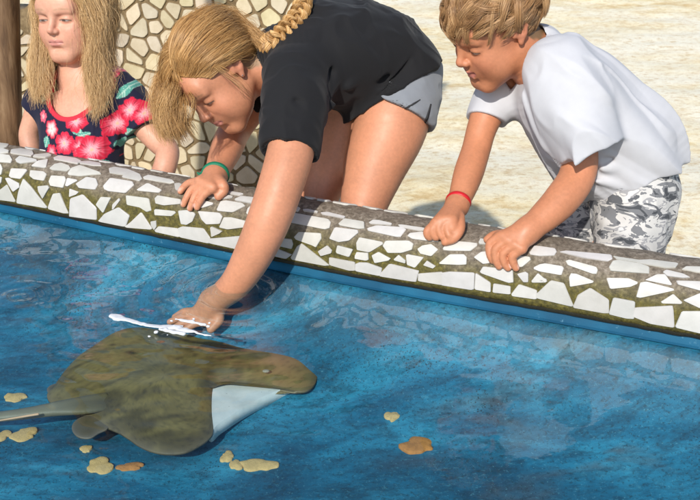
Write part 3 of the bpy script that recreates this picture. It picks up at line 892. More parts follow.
def lid_paint(q, C, openv, lid0, skin_dark, lips, brow, iris=(.05, .035, .02)):
    """lash lines, brows, lips and eyes; q is in head coordinates"""
    for sg in (-1, 1):
        x = (q[:, 0] * sg - .031) / .0155; front = q[:, 1] > .072
        line = -.0052 + .0035 * x * x if openv < .0035 else lid0 - .0032 * x * x - .0008 * x
        du = q[:, 2] - line
        m = front & (np.abs(x) < 1.0)
        if openv > 0:
            low = line - openv * (1 - x * x) ** .7 if False else line - openv * np.clip(1 - x * x, 0, 1)
            mm = m & (q[:, 2] < line) & (q[:, 2] > low)
            ir = np.hypot(x[mm] * .0155 + .001, q[mm, 2] - (lid0 - openv * .75)) < .0052
            C[mm] = np.where(ir[:, None], iris, (.50, .46, .43))
            ll_ = np.where(m, np.exp(-((q[:, 2] - low) / .0009) ** 2), 0)[:, None] * .35
            C[:] = C * (1 - ll_) + np.array((.22, .10, .07)) * ll_
        a = np.where(m, np.exp(-(du / .0015) ** 2), 0)[:, None] * .9
        C[:] = C * (1 - a) + np.array((.05, .028, .018)) * a
        cr = np.where(m & (du > 0), np.exp(-((q[:, 2] - (.0068 - .003 * x * x)) / .0010) ** 2), 0)[:, None] * .35
        C[:] = C * (1 - cr) + np.array(skin_dark) * cr
        xb = (q[:, 0] * sg - .031) / .020
        ub = .0225 + .003 * (1 - (xb - .2) ** 2) - .0015 * xb
        b = np.where((q[:, 1] > .06) & (np.abs(xb) < 1.05), np.exp(-((q[:, 2] - ub) / (.0030 * (1 - .35 * xb.clip(0, 1)))) ** 2), 0)
        b = (b * (.55 + .25 * noise(q * (400, 400, 900), 1)) * sstep(1.05, .7, np.abs(xb)))[:, None]
        C[:] = C * (1 - b) + np.array(brow) * b
    xl = q[:, 0] / .0215
    lu, ll = -.0462 - .003 * xl * xl - .001 * np.exp(-(xl / .15) ** 2), -.0650 + .010 * xl * xl
    m = (q[:, 1] > .08) & (np.abs(xl) < 1)
    a = np.where(m, sstep(lu + .001, lu - .001, q[:, 2]) * sstep(ll - .001, ll + .001, q[:, 2]), 0)[:, None] * .8
    C[:] = C * (1 - a) + np.array(lips) * a
    g = np.where(m, np.exp(-((q[:, 2] + .0540) / .0013) ** 2), 0)[:, None] * .6
    C[:] = C * (1 - g) + np.array((.14, .04, .035)) * g

def skin_cols(V, N, base, head=None, red=(.62, .20, .13), seed=0, **kw):
    C = np.tile(np.array(base, float), (len(V), 1))
    n = fbm(V, 22, 3, seed)[:, None]; n2 = noise(V, 260, seed + 3)[:, None]
    C *= 1 + .16 * n + .07 * n2 + .05 * noise(V, 700, seed + 4)[:, None]
    C = C * (1 - .14 * np.clip(n, 0, 1)) + np.array(red) * .14 * np.clip(n, 0, 1)
    if head is not None:
        q = head.loc(V); near = (np.abs(q) < .14).all(1)
        qq = q[near]; c = C[near]
        for cc, r, a in (((.036, .075, -.03), .024, .28), ((-.036, .075, -.03), .024, .28), ((0, .108, -.025), .012, .25), ((.08, -.005, .0), .03, .30), ((-.08, -.005, 0), .03, .30)):
            w = (np.exp(-(((qq - cc) / r) ** 2).sum(1)) * a)[:, None]; c = c * (1 - w) + np.array(red) * w
        hl = np.interp(qq[:, 1], [-.11, -.03, .00, .03, .06, .095], [-.06, -.045, .035, .05, .070, .085])
        hm = sstep(-.004, .010, qq[:, 2] - hl + noise(qq, 90) * .006)
        # the ears stay bare
        ear = sstep(.0, .01, np.abs(qq[:, 0]) - .072) * sstep(.045, .03, qq[:, 2]) * sstep(-.035, -.02, qq[:, 1])
        hm = (hm * (1 - ear))[:, None] * kw.get('scalp_amt', 1.0)
        c = c * (1 - hm) + np.array(kw.get('scalp', (.16, .09, .045))) * hm
        lid_paint(qq, c, kw.get('openv', 0), kw.get('lid0', 0), np.array(base) * .6, kw.get('lips', (.48, .17, .14)), kw.get('brow', (.22, .13, .07)), kw.get('iris', (.06, .04, .025)))
        C[near] = c
    return np.clip(C, 0, 1)

def nails(V, C, tips, back, r=.0052, col=(.74, .46, .38)):
    """paler nail on the back of every fingertip, with a soft dark crease at the joint behind it"""
    for tp_, bk_ in zip(tips, back):
        ax_ = nrm(tp_ - bk_); up_ = np.array((0, 0, 1.0)) - ax_ * ax_[2]; up_ = nrm(up_)
        c0 = tp_ - ax_ * .001 + up_ * .0065; v = V - c0; l = v @ ax_; rest = np.linalg.norm(v - l[:, None] * ax_, axis=1)
        w = (sstep(1.15, .85, np.sqrt((l / (r * 1.1)) ** 2 + (rest / (r * .8)) ** 2)))[:, None] * .75
        C[:] = C * (1 - w) + np.array(col) * w
        v = V - bk_; l = v @ ax_; rest = np.linalg.norm(v - l[:, None] * ax_, axis=1)
        w = (np.exp(-(l / .0012) ** 2) * (rest < .011) * (v @ up_ > .002))[:, None] * .28
        C[:] = C * (1 - w) + np.array((.30, .10, .06)) * w

def body_mesh(prims, zs=-.07, h=.004, hf=.0018):
    """one skin: fine above height zs, coarse below it, the fine part tucked under by a hair where they meet"""
    ov = .006; bnds = [q.bound() for q in prims if q.op == 'add']; parts = []
    for hh, sg in ((h, -1), (hf, 1)):
        def fc(p, c, hd, bs):
            D = field(prims, p, c, hd, bs)
            return np.maximum(D, p[:, 2] - (zs + ov) if sg < 0 else zs - p[:, 2])
        v, f = mesh_field(fc, bnds, hh, slack=1.6)
        if sg < 0: cap = np.abs(v[:, 2] - (zs + ov)) < hh * .35
        else: cap = np.abs(v[:, 2] - zs) < hh * .35
        f = f[~cap[f].all(1)]
        if sg > 0:
            m = v[:, 2] < zs + ov; g = np.zeros((m.sum(), 3)); pv = v[m]; e = 5e-4
            for a in range(3):
                dv = np.zeros(3); dv[a] = e
                g[:, a] = field(prims, pv + dv, pv, 0, 1) - field(prims, pv - dv, pv, 0, 1)
            g[:, 2] = 0; g /= np.linalg.norm(g, axis=1)[:, None] + 1e-9
            v[m] -= g * .0012 * ((zs + ov - pv[:, 2]) / ov)[:, None]
        parts.append((smooth_mesh(v, f, 1, .35), f))
    off = len(parts[0][0])
    V = np.vstack([q[0] for q in parts]); F = np.vstack([parts[0][1], parts[1][1] + off])
    us, inv = np.unique(F, return_inverse=True)
    return V[us], inv.reshape(F.shape)

def rimpt(x, y, lift):
    """point lift above the rim's surface that shows at photo pixel x, y"""
    qx, qy = x, y
    for _ in range(4):
        s, v = curb_inv(qx, qy); q = curb(s, v, lift); e = proj(q)
        qx += (x - e[0]) * .8; qy += (y - e[1]) * .8
    return q

def finger(pts, r0, r1):
    n = len(pts)
    return Loft([[*p, r0 + (r1 - r0) * i / (n - 1)] for i, p in enumerate(pts)], n=4)

def px(lst):
    """rows (x, y, d, radii...) in photo pixels to world rows"""
    return [[*P(q[0], q[1], q[2]), *q[3:]] for q in lst]

def band(name, c, axis, r, w, th, mat, parent, squash=1.0, side=None):
    """soft wrist band"""
    axis = nrm(axis); a = nrm(np.cross(axis, side if side is not None else (0.3, .2, 1))); b = np.cross(axis, a)
    n, m = 56, 10; V = []
    for i in range(n):
        t_ = 2 * PI * i / n; d = a * math.cos(t_) + b * math.sin(t_) * squash
        wob = 1 + .02 * math.sin(3 * t_ + 1)
        for j in range(m):
            q = 2 * PI * j / m
            V.append(c + d * (r * wob + th * math.cos(q)) + axis * (w * math.sin(q) + .002 * math.sin(2 * t_)))
    F = [(i * m + j, ((i + 1) % n) * m + j, ((i + 1) % n) * m + (j + 1) % m, i * m + (j + 1) % m) for i in range(n) for j in range(m)]
    return mesh_obj(name, np.array(V), F, mat, parent)

# ------------------------------------------------------------------ hair
def hair_obj(name, paths, mat, parent, r0=.00035, r1=.00012, tones=None):
    """paths: array (strands, points, 3)"""
    paths = np.asarray(paths, np.float32); N, n, _ = paths.shape
    hc = bpy.data.hair_curves.new(name); hc.add_curves([n] * N)
    loc = np.array(parent.location, np.float32)
    hc.attributes['position'].data.foreach_set('vector', (paths - loc).ravel()) if 'position' in hc.attributes else None
    ra = hc.attributes.get('radius') or hc.attributes.new('radius', 'FLOAT', 'POINT')
    t = np.linspace(0, 1, n); rad = (r0 + (r1 - r0) * t ** 2)[None] * np.random.default_rng(1).uniform(.7, 1.3, (N, 1))
    ra.data.foreach_set('value', rad.astype(np.float32).ravel())
    ta = hc.attributes.new('tone', 'FLOAT', 'CURVE')
    tones = np.random.default_rng(2).normal(.5, .2, N) if tones is None else tones
    ta.data.foreach_set('value', np.clip(tones, 0, 1).astype(np.float32))
    hc.materials.append(mat)
    o = bpy.data.objects.new(name, hc); COL.objects.link(o); o.parent = parent
    return o

def resample(pts, n):
    q = spline(pts, 8); L = np.concatenate([[0], np.cumsum(np.linalg.norm(np.diff(q, axis=0), axis=1))])
    t = np.linspace(0, L[-1], n)
    return np.stack([np.interp(t, L, q[:, a]) for a in range(3)], 1)

def sheet(guides, N, n=14, thick=.006, clumps=24, clump=.5, frizz=.003, seed=0, jitter_end=.06, t_root=0.0):
    """strands between neighbouring guide curves, pulled into locks"""
    r = np.random.default_rng(seed)
    G = np.array([resample(g, 40) for g in guides])
    u = r.random(N) * (len(G) - 1.0001)
    cu = (np.floor(u / (len(G) - 1) * clumps) + .5) / clumps * (len(G) - 1) + r.normal(0, .02, N)
    cu = np.clip(cu, 0, len(G) - 1.001)
    L = 1 - r.random(N) ** 1.3 * jitter_end * 2.2; t0 = r.random(N) ** 2 * t_root
    tt = np.linspace(0, 1, n)
    def at(uu, t):
        i = np.floor(uu).astype(int); f = (uu - i)[:, None, None]
        ti = t * 39; k = np.clip(np.floor(ti).astype(int), 0, 38); g = (ti - k)[..., None]
        a = G[i[:, None], k] * (1 - g) + G[i[:, None], k + 1] * g
        b = G[i[:, None] + 1, k] * (1 - g) + G[i[:, None] + 1, k + 1] * g
        return a * (1 - f) + b * f
    T = t0[:, None] + (L - t0)[:, None] * tt[None]
    A = at(u, T); B = at(cu, T)
    w = (clump * tt ** .8)[None, :, None]
    ci = np.floor(u / (len(G) - 1) * clumps).astype(int)
    co = np.random.default_rng(seed + 9).normal(0, 1, (clumps + 1, 3))[ci]
    X = A * (1 - w) + B * w
    off = r.normal(0, 1, (N, 3)); off /= np.linalg.norm(off, axis=1)[:, None]; off *= (r.random((N, 1)) ** .5)
    prof = (.25 + .75 * np.sin(np.clip(tt * 1.3, 0, 1) * PI / 2))[None, :, None]
    X = X + off[:, None, :] * thick * prof * (1 - .4 * w) + co[:, None, :] * thick * .5 * (tt ** 1.2)[None, :, None]
    sd = (np.arange(N) % 997)[:, None, None] * .37
    fr = np.stack([noise(X * 1.0 + sd * s_, 16, k) for k, s_ in ((1, .011), (2, .013), (3, .017))], -1)
    X = X + fr * frizz * (tt ** 1)[None, :, None]
    tone = .5 + .13 * np.sin(ci * 2.4 + seed) + r.normal(0, .10, N)
    return X, tone

def scalp_dirs(N, head, r, hl=((-.11, -.03, .00, .03, .06, .095), (-.06, -.045, .035, .05, .070, .085))):
    out = []
    while sum(map(len, out)) < N:
        v = r.normal(0, 1, (N * 2, 3)); v /= np.linalg.norm(v, axis=1)[:, None]
        q = v * (.074, .093, .083) + (0, -.012, .032)
        out.append(q[q[:, 2] > np.interp(q[:, 1], *hl)])
    return np.concatenate(out)[:N]

def cranium(q, lift):
    """push head-space points to lift above the skull"""
    c = np.array((0, -.012, .032)); R = np.array((.074, .093, .083))
    v = q - c; k = np.sqrt(((v / R) ** 2).sum(-1, keepdims=True))
    s = v / k; n = s / R ** 2; n /= np.linalg.norm(n, axis=-1, keepdims=True)
    return c + s + n * lift

def sc(h, l, f, u, lift=.006):
    """guide point on the skull in head coordinates, as a world point"""
    q = cranium(np.array([[l, f, u]], float), lift)[0]
    return h.w(*q)
def fold_noise(axis, amp, s1, s2, seed, lumps=()):
    """ridges running along the given direction, with a few traced creases (a, b, radius, depth)"""
    ax = nrm(axis)
    def f(p):
        al = p @ ax; q = p - al[:, None] * ax * .78
        a_, b_ = noise(q, s1, seed), noise(q, s2, seed + 5)
        w = .5 + .5 * noise(p, 7, seed + 9)
        d = -(1 - np.abs(a_) * 3).clip(-.3, 1) * amp * w + noise(q, s1 * .6, seed + 7) * amp * .8 - (1 - np.abs(b_) * 3).clip(-.3, 1) * amp * .35 * w
        for (a, b, r, h_) in lumps:
            a, b = np.asarray(a), np.asarray(b)
            ab = b - a; t_ = np.clip((p - a) @ ab / (ab @ ab), 0, 1)
            e = np.linalg.norm(p - a - t_[:, None] * ab, axis=1)
            w_ = np.sin(np.clip(t_ * .9 + .05, 0, 1) * PI) ** .5
            d = d - h_ * np.exp(-(e / r) ** 2) * w_
        return d
    return f
def neck_cut(a, ab, back, front, fdir, depth=.05):
    """opening for the neck: a widening cylinder along ab starting at a"""
    fd = nrm(fdir)
    def f(p):
        v = p - a; al = v @ ab; r = np.linalg.norm(v - al[:, None] * ab, axis=1)
        fr = sstep(-.04, .06, v @ fd)
        rad = back + (front - back) * fr
        lim = al - depth * (.3 + 1.6 * fr)
        return -np.maximum(r - rad, lim)          # positive inside the opening
    return f
def foot_prims(ank, fwd, r=.028, L=.15):
    """ankle to toe on the sand, for a foot pointing fwd"""
    fwd = nrm(np.array([fwd[0], fwd[1], 0])); a = np.array(ank); g = GZ + .012
    heel = np.array([a[0], a[1], g + .022]) - fwd * .025; ball = np.array([a[0], a[1], g + .012]) + fwd * L * .6; toe = ball + fwd * L * .28
    return [Cone(a, heel, r, r * .95, .02), Cone(heel, ball, r * .95, r * .8, .02), Cone(ball, toe, r * .85, r * .6, .015), Cone(a, ball, r * .8, r * .55, .03)]

def tousled(head, N, seed, length=.058, n=12):
    r = np.random.default_rng(seed)
    q = scalp_dirs(N, head, r); wh = np.array((.01, -.075, .085))
    cl = scalp_dirs(650, head, r)                        # lock centres
    ci = ((q[:, None, :] - cl[None]) ** 2).sum(-1).argmin(1)
    base = q - wh; base[:, 1] += .03
    flow = base / np.linalg.norm(base, axis=1)[:, None] + (0, .85, -.06)
    rl = np.random.default_rng(seed + 1); lockdir = rl.normal(0, .34, (len(cl), 3))[ci]
    ll = rl.uniform(.72, 1.15, len(cl))[ci]; curl = rl.normal(0, 1.0, len(cl))[ci]
    flow = flow + lockdir + r.normal(0, .07, (N, 3))
    L = length * ll * r.uniform(.85, 1.05, N) * np.interp(q[:, 2], [-.06, 0, .06], [.28, .34, 1.0])
    pos = cranium(q, 0.0); out = [pos.copy()]
    cen = cranium(cl, 0.0)[ci]
    for k in range(1, n):
        tk = k / (n - 1)
        nn = pos - np.array((0, -.012, .032)); nn = nn / np.array((.074, .093, .083)) ** 2; nn /= np.linalg.norm(nn, axis=1)[:, None]
        fl = flow - (flow * nn).sum(1)[:, None] * nn; fl /= np.linalg.norm(fl, axis=1)[:, None] + 1e-6
        sd_ = np.cross(nn, fl); a = curl * .9 * tk
        fl = fl * np.cos(a)[:, None] + sd_ * np.sin(a)[:, None]
        rise = (.85 * (1 - tk) ** 1.6 - .28 * tk)[..., None] if np.ndim(tk) else (1.0 * (1 - tk) ** 1.5 - .32 * tk)
        pos = pos + (fl + nn * rise) * (L / (n - 1))[:, None]
        v = pos - np.array((0, -.012, .032)); kk = np.sqrt(((v / (np.array((.074, .093, .083)) + .003)) ** 2).sum(1))
        pos = np.where((kk < 1)[:, None], np.array((0, -.012, .032)) + v / kk[:, None], pos)
        out.append(pos.copy())
    X = np.stack(out, 1)
    # gather towards the lock's mean path
    T = np.linspace(0, 1, n)[None, :, None]
    mean = np.zeros((len(cl), n, 3)); cnt = np.bincount(ci, minlength=len(cl)).astype(float)
    for a in range(3):
        for k in range(n): mean[:, k, a] = np.bincount(ci, weights=X[:, k, a], minlength=len(cl))
    mean /= np.maximum(cnt, 1)[:, None, None]
    X = X * (1 - .36 * T) + mean[ci] * .36 * T
    W = head.c + (X.reshape(-1, 3) * head.s) @ head.R
    tone = .5 + rl.normal(0, .13, len(cl))[ci] + r.normal(0, .09, N)
    return W.reshape(N, n, 3), tone

M_SKIN = m_skin('skin')
HP = rimpt
# ------------------------------------------------------------------ the boy in the white T-shirt
GPT = lambda x, y, z: onz(x, y, z)
bF, bU = cdir(-.798, -.579, .166), cdir(-.406, .721, .562)
BH = Head(P(497, 25, 1.834), bF, bU, .95, .86, .9)
bl = nrm((.25, -1, 0)); bfw = nrm((-1, -.25, 0))
wristN = P(527, 231, 1.742); wristF = P(457, 206, 1.835)
near_arm = px([(557, 78, 1.81, .046), (568, 110, 1.80, .040), (579, 148, 1.795, .034), (577, 176, 1.79, .0335), (562, 199, 1.77, .0325), (545, 216, 1.755, .028)]) + [[*wristN, .0215]]
far_arm = px([(503, 82, 1.955, .042), (492, 104, 1.95, .036), (482, 128, 1.94, .030), (476, 150, 1.925, .0285), (469, 172, 1.89, .029), (463, 190, 1.86, .025)]) + [[*wristF, .0195]]
torso = px([(528, 52, 1.862, .045, .042), (538, 62, 1.87, .085, .052), (556, 84, 1.88, .115, .070), (580, 118, 1.90, .112, .080), (606, 152, 1.92, .105, .082), (624, 185, 1.94, .110, .075), (628, 205, 1.95, .10, .065)])
prims = BH.prims(smile=1, mouth_open=.0075)
prims += [Loft([[*BH.w(0, -.02, -.01), .042], [*BH.w(0, -.028, -.06), .038], [*P(533, 56, 1.865), .042]], k=.03),
          Loft(torso, bl, k=.03), Loft(near_arm, k=.03), Loft(far_arm, k=.03)]
kn, kf = P(622, 300, 1.86), P(568, 300, 1.99)
an = np.array([kn[0] + .01, kn[1] + .08, GZ + .07]); af = np.array([kf[0] - .02, kf[1] + .06, GZ + .07])
for hp, kk, aa in ((P(634, 205, 1.88), kn, an), (P(604, 208, 1.99), kf, af)):
    prims += [Loft([[*hp, .062], [*((hp + kk) / 2), .052], [*kk, .040], [*((kk + aa) / 2 + (0, .008, .02)), .040], [*aa, .026]], k=.03)] + foot_prims(aa, bfw)
# near hand: fingers close over the rim
mcp = [HP(503, 236, .030), HP(508, 240, .029), HP(515, 244.5, .027), HP(522, 248.5, .024)]
pip = [HP(490.5, 243, .020), HP(496, 249, .020), HP(503.5, 253.5, .019), HP(513, 256, .017)]
dip = [HP(490, 254, .012), HP(496, 260, .012), HP(504.5, 263, .011), HP(513.5, 263, .011)]
tip = [HP(492.5, 260.5, .007), HP(499, 266.5, .007), HP(508, 268, .007), HP(516, 268, .007)]
wr = wristN
palm = [Group([Cone(wr, m_, .017, .0095) for m_ in mcp], .016, .010), Cone(wr, HP(498, 238, .022), .013, .010, .012)]
fing = Group([finger([m_, a, b, c], .0088, .0066) for m_, a, b, c in zip(mcp, pip, dip, tip)], .0035, .0006)
thumb = Group([finger([wr, HP(506, 234, .020), HP(494, 235.5, .017), HP(487.5, 239.5, .011)], .0105, .0075)], .005)
prims += palm + [fing, thumb]
# far hand: a loose fist on the rim
wf = wristF
mc = [HP(453, 220, .030), HP(447.5, 219.5, .032), HP(441, 220.5, .031), HP(435.5, 223.5, .027)]
pi_ = [HP(447, 226.5, .026), HP(439, 227, .026), HP(432.5, 229, .023), HP(427.5, 231.5, .019)]
ti = [HP(449.5, 235.5, .018), HP(442.5, 236.5, .015), HP(435.5, 237, .012), HP(429.5, 237, .010)]
en = [HP(454, 233, .016), HP(448, 234, .014), HP(441, 234, .012), HP(434, 234, .010)]
prims += [Group([Cone(wf, q, .016, .010) for q in mc], .014, .010), Cone(HP(452, 228, .020), HP(438, 230, .018), .013, .011, .006),
          Group([finger([a, b, c, d], .0088, .0066) for a, b, c, d in zip(mc, pi_, ti, en)], .003, .0006),
          Group([finger([HP(459.5, 217, .022), HP(460, 229, .017), HP(454, 238.5, .012), HP(445, 242.3, .008)], .0105, .0070)], .004)]
V, F = body_mesh(prims)
C = skin_cols(V, None, (.55, .225, .115), BH, seed=2, brow=(.30, .17, .09), scalp=(.20, .12, .06), openv=.0055, lid0=-.0012, lips=(.55, .20, .17))
nails(V, C, tip, dip)
boy = mesh_obj('person', V, F, M_SKIN, cols=C, loc=np.array([P(600, 240, 1.93)[0], P(600, 240, 1.93)[1], GZ]))
tag(boy, 'young boy in white T-shirt and grey camouflage shorts leaning over the pool rim', 'person', 'children at the touch pool')

# shirt
tor = Loft(px([(537, 53, 1.868, .052, .040), (544, 62, 1.87, .098, .058), (560, 86, 1.88, .136, .090), (585, 120, 1.90, .142, .108), (612, 150, 1.92, .143, .120), (627, 179, 1.94, .138, .098), (632, 200, 1.95, .130, .082), (634, 225, 1.96, .125, .076)]), bl, k=.03)
tdir = nrm(P(636, 200, 1.94) - P(600, 140, 1.91))
hem_c, hem_n = P(611, 204, 1.81), nrm(tdir + np.array((.0, 0, -.25)))
slN = px([(556, 74, 1.80, .058), (567, 102, 1.775, .060), (580, 130, 1.765, .058), (594, 168, 1.765, .053)])
slF = px([(508, 74, 1.95, .055), (498, 95, 1.95, .046), (486, 120, 1.945, .038), (478, 140, 1.93, .036)])
cN, nN = P(588, 151, 1.77), nrm(P(594, 165, 1.77) - P(583, 132, 1.77) + AX_R * .014)
cF, nF = P(485, 118, 1.945), nrm(P(480, 134, 1.94) - P(488, 106, 1.95))
outer = [Loft(px([(537, 53, 1.868, .052, .040), (544, 62, 1.87, .098, .058), (560, 86, 1.88, .136, .090), (585, 120, 1.90, .142, .108), (612, 150, 1.92, .143, .120), (627, 179, 1.94, .138, .098), (632, 200, 1.95, .130, .082), (634, 225, 1.96, .125, .076)]), bl, k=.03, clips=[(hem_c, hem_n)]),
         Loft(slN, k=.012, clips=[(cN, nN)]), Loft(slF, k=.035, clips=[(cF, nF)])]
inner = [tor, Loft(slN, k=.012, clips=[(cN + nN * .003, nN)]), Loft(slF, k=.035, clips=[(cF + nF * .003, nF)])]
n_ax = nrm(P(533, 60, 1.86) - BH.w(0, -.02, -.02))
lumps = [(P(520, 92, 1.80), P(545, 150, 1.80), .009, .010), (P(572, 62, 1.80), P(612, 122, 1.79), .009, -.011), (P(580, 58, 1.80), P(622, 118, 1.79), .007, .008), 
         (P(606, 150, 1.79), P(664, 118, 1.84), .009, .010), (P(606, 160, 1.79), P(668, 140, 1.84), .008, -.010), (P(600, 170, 1.79), P(665, 158, 1.84), .008, .010),
         (P(597, 88, 1.78), P(616, 140, 1.775), .007, -.010), (P(612, 118, 1.78), P(650, 100, 1.84), .010, .009), (P(590, 180, 1.80), P(645, 190, 1.83), .008, .008), (P(536, 125, 1.80), P(572, 178, 1.80), .009, .010), (P(556, 168, 1.78), P(600, 192, 1.80), .007, -.008),
         (P(500, 90, 1.88), P(512, 128, 1.88), .009, .006), (P(604, 145, 1.79), P(640, 128, 1.82), .006, -.008)]
bneck = neck_cut(P(524, 53, 1.85), n_ax, .056, .070, bfw + np.array((0, 0, -.5)), .024)
V, F = shell(outer, inner, .0024, disp=fold_noise(tdir + AX_R * .45, .015, 12, 27, 4, [(a_, b_, r_, h_ * 1.7) for a_, b_, r_, h_ in lumps]), cut=bneck)
M_WSHIRT = m_cloth('white_cotton', (.57, .575, .605), .9, 1100, sheen=.1)
mesh_obj('shirt', V, F, M_WSHIRT, boy)

# shorts: camouflage by thresholded noise
t = NT('camouflage'); vs_ = t.coord((1, 1, 2.0), (0, .25, 0))
n = t.noise(19, 3, .55, vs_, 1.1); n2 = t.noise(23, 3, .5, t.coord((1, 1, 2.1), (0, .2, 1)), 1.2)
r1 = t.new('ShaderNodeValToRGB'); r1.color_ramp.interpolation = 'CONSTANT'
for i_, (ps, cc) in enumerate([(0, (.055, .06, .068)), (.395, (.17, .175, .185)), (.475, (.56, .55, .53)), (.585, (.30, .30, .31)), (.64, (.60, .59, .57))]):
    if i_ > 1: r1.color_ramp.elements.new(ps)
    r1.color_ramp.elements[i_].position = ps; r1.color_ramp.elements[i_].color = (*cc, 1)
t.link(n, r1.inputs['Fac'])
cc = t.mix(t.math('LESS_THAN', n2, .39), r1.outputs['Color'], (.10, .105, .115))
M_CAMO = t.pbr(cc, .85, t.bump(t.noise(900, 2, .5, t.coord()), .25, .0006), Sheen_Weight=.1)
shN = px([(636, 196, 1.88, .080), (632, 225, 1.87, .074), (629, 255, 1.865, .066), (626, 300, 1.86, .066)])
shF = px([(606, 200, 1.985, .074), (588, 225, 1.99, .062), (572, 250, 1.99, .056), (560, 300, 1.99, .056)])
pel = px([(622, 170, 1.93, .105, .080), (630, 195, 1.94, .118, .082), (630, 220, 1.95, .10, .06)])
hN, hF = (P(628, 268, 1.86), nrm((0, .1, -1))), (P(570, 247, 1.98), nrm(P(566, 300, 1.99) - P(574, 250, 1.985)))
wst = (P(620, 178, 1.93), nrm(-tdir))
outer = [Loft(pel, bl, k=.02, clips=[wst]), Loft(shN, k=.03, clips=[hN]), Loft(shF, k=.02, clips=[hF])]
inner = [Loft(pel, bl, k=.02), Loft(shN, k=.03), Loft(shF, k=.02)]
V, F = shell(outer, inner, .0026, disp=fold_noise((0, 0, 1), .006, 20, 45, 8, [(P(596, 215, 1.85), P(625, 235, 1.80), .010, .007), (P(640, 205, 1.83), P(655, 240, 1.83), .010, .006)]))
mesh_obj('shorts', V, F, M_CAMO, boy)
M_RED = m_simple('red_rubber', (.55, .015, .02), .4, .1, 200, .1)
ax = nrm(np.array(far_arm[-1][:3]) - np.array(far_arm[-2][:3]))
band('wristband', wristF - ax * .012, ax + AX_R * .12 - AX_U * .05, .0232, .0045, .0018, M_RED, boy)

# hair: short, tousled, combed forward from a whorl at the back of the crown
M_HBOY = m_hair('boy_hair', (.13, .062, .022), (.40, .215, .09), (.76, .50, .26), .38)
X, tn = tousled(BH, 26000, 5, .078)
hair_obj('hair', X, M_HBOY, boy, .00031, .00014, tn)
# ------------------------------------------------------------------ the older girl in the black T-shirt, bent over the rim
gF, gU = cdir(-.412, -.849, .331), cdir(-.685, .528, .502)
GH = Head(P(218, 73.3, 1.99), gF, gU, .955, .78, .8)
gl = nrm((.25, -1, 0)); gfw = nrm((-1, -.25, 0))
wN = onz(213, 302, -.045); wF = P(215, 176, 2.015)
armN = px([(300, 84, 1.90, .047), (298, 110, 1.87, .046), (291, 150, 1.835, .0445), (281, 185, 1.815, .0425), (268, 222, 1.812, .0405), (253, 255, 1.83, .0365), (235, 284, 1.86, .0300)]) + [[*wN, .024]]
armF = px([(274, 62, 2.10, .048), (254, 100, 2.13, .040), (236, 128, 2.14, .0355), (226, 150, 2.09, .034)]) + [[*wF, .0225]]
tor_b = px([(262, 66, 2.03, .045, .040), (274, 64, 2.03, .09, .052), (296, 66, 2.03, .135, .078), (340, 60, 2.05, .125, .085), (370, 57, 2.08, .112, .078), (388, 64, 2.10, .110, .074), (395, 78, 2.11, .10, .066)])
prims = GH.prims(smile=.3)
prims += [Loft([[*GH.w(0, -.02, -.01), .046], [*GH.w(0, -.03, -.055), .043], [*P(270, 66, 2.03), .046]], k=.03),
          Loft(tor_b, gl, k=.03), Loft(armN, k=.03), Loft(armF, k=.03)]
kN, kF = P(350, 262, 2.02), P(306, 262, 2.10)
aN = np.array([kN[0] + .02, kN[1] + .10, GZ + .075]); aF = np.array([kF[0] + .03, kF[1] + .12, GZ + .075])
prims += [Loft([[*P(398, 86, 2.06), .076], [*P(391, 125, 2.04), .0775], [*P(374, 170, 2.03), .0640], [*P(361, 215, 2.02), .0470], [*kN, .048], [*(kN * .6 + aN * .4 + (0, .02, 0)), .046], [*aN, .03]], k=.03),
          Loft([[*P(354, 86, 2.14), .076], [*P(343, 125, 2.13), .074], [*P(327, 170, 2.11), .056], [*P(314, 210, 2.10), .0425], [*kF, .044], [*(kF * .6 + aF * .4 + (0, .02, 0)), .043], [*aF, .03]], k=.03)]
prims += foot_prims(aN, gfw + (0, -.3, 0), .031, .17) + foot_prims(aF, gfw + (0, -.3, 0), .031, .17)
# far hand spread on the rim
mcp = [HP(200, 181, .030), HP(204, 183.5, .029), HP(208.5, 186, .028), (HP(213, 188, .026))]
pip = [HP(189.5, 183, .019), HP(192.5, 189, .018), HP(197.5, 193, .017), HP(204, 195, .017)]
dip = [HP(184, 187, .011), HP(186.5, 198, .011), HP(192.5, 202, .011), HP(199.5, 202, .011)]
tip = [HP(180.5, 191.5, .007), HP(183.5, 204.5, .007), HP(190, 208.5, .007), HP(197, 207.5, .007)]
prims += [Group([Cone(wF, q, .018, .0100) for q in mcp], .016, .010),
          Group([finger([a, b, c, d], .0088, .0064) for a, b, c, d in zip(mcp, pip, dip, tip)], .0035, .0006),
          Group([finger([wF, HP(222, 184, .022), HP(224, 190, .014), HP(218.5, 196.5, .008)], .0130, .0085)], .008)]
# near hand under water, flat on the ray's back
def uz(x, y, z): return onz(x, y, z)
um = [uz(195, 312, -.066), uz(198, 316, -.072), uz(202, 319, -.076), uz(207, 321, -.078)]
ue = [uz(175, 317, -.088), uz(170, 322, -.092), uz(174, 328, -.094), uz(182, 332, -.094)]
prims += [Group([Cone(wN, q, .021, .0105) for q in um], .016, .010),
          Group([finger([a, a * .5 + b * .5 + (0, 0, .006), b], .0092, .0066) for a, b in zip(um, ue)], .004, .0006),
          Group([finger([wN, uz(219, 318, -.070), uz(211, 329, -.088)], .0125, .0085)], .008)]
V, F = body_mesh(prims, zs=-.10)
C = skin_cols(V, None, (.60, .265, .150), GH, seed=5, brow=(.20, .12, .06), scalp=(.36, .22, .12), openv=.0042, lid0=-.0020, lips=(.56, .22, .19))
nails(V, C, tip, dip)
girl = mesh_obj('person', V, F, M_SKIN, cols=C, loc=np.array([P(380, 150, 2.05)[0], P(380, 150, 2.05)[1], GZ]))
tag(girl, 'girl with a blond braid and black T-shirt bending over to touch the stingray', 'person', 'children at the touch pool')

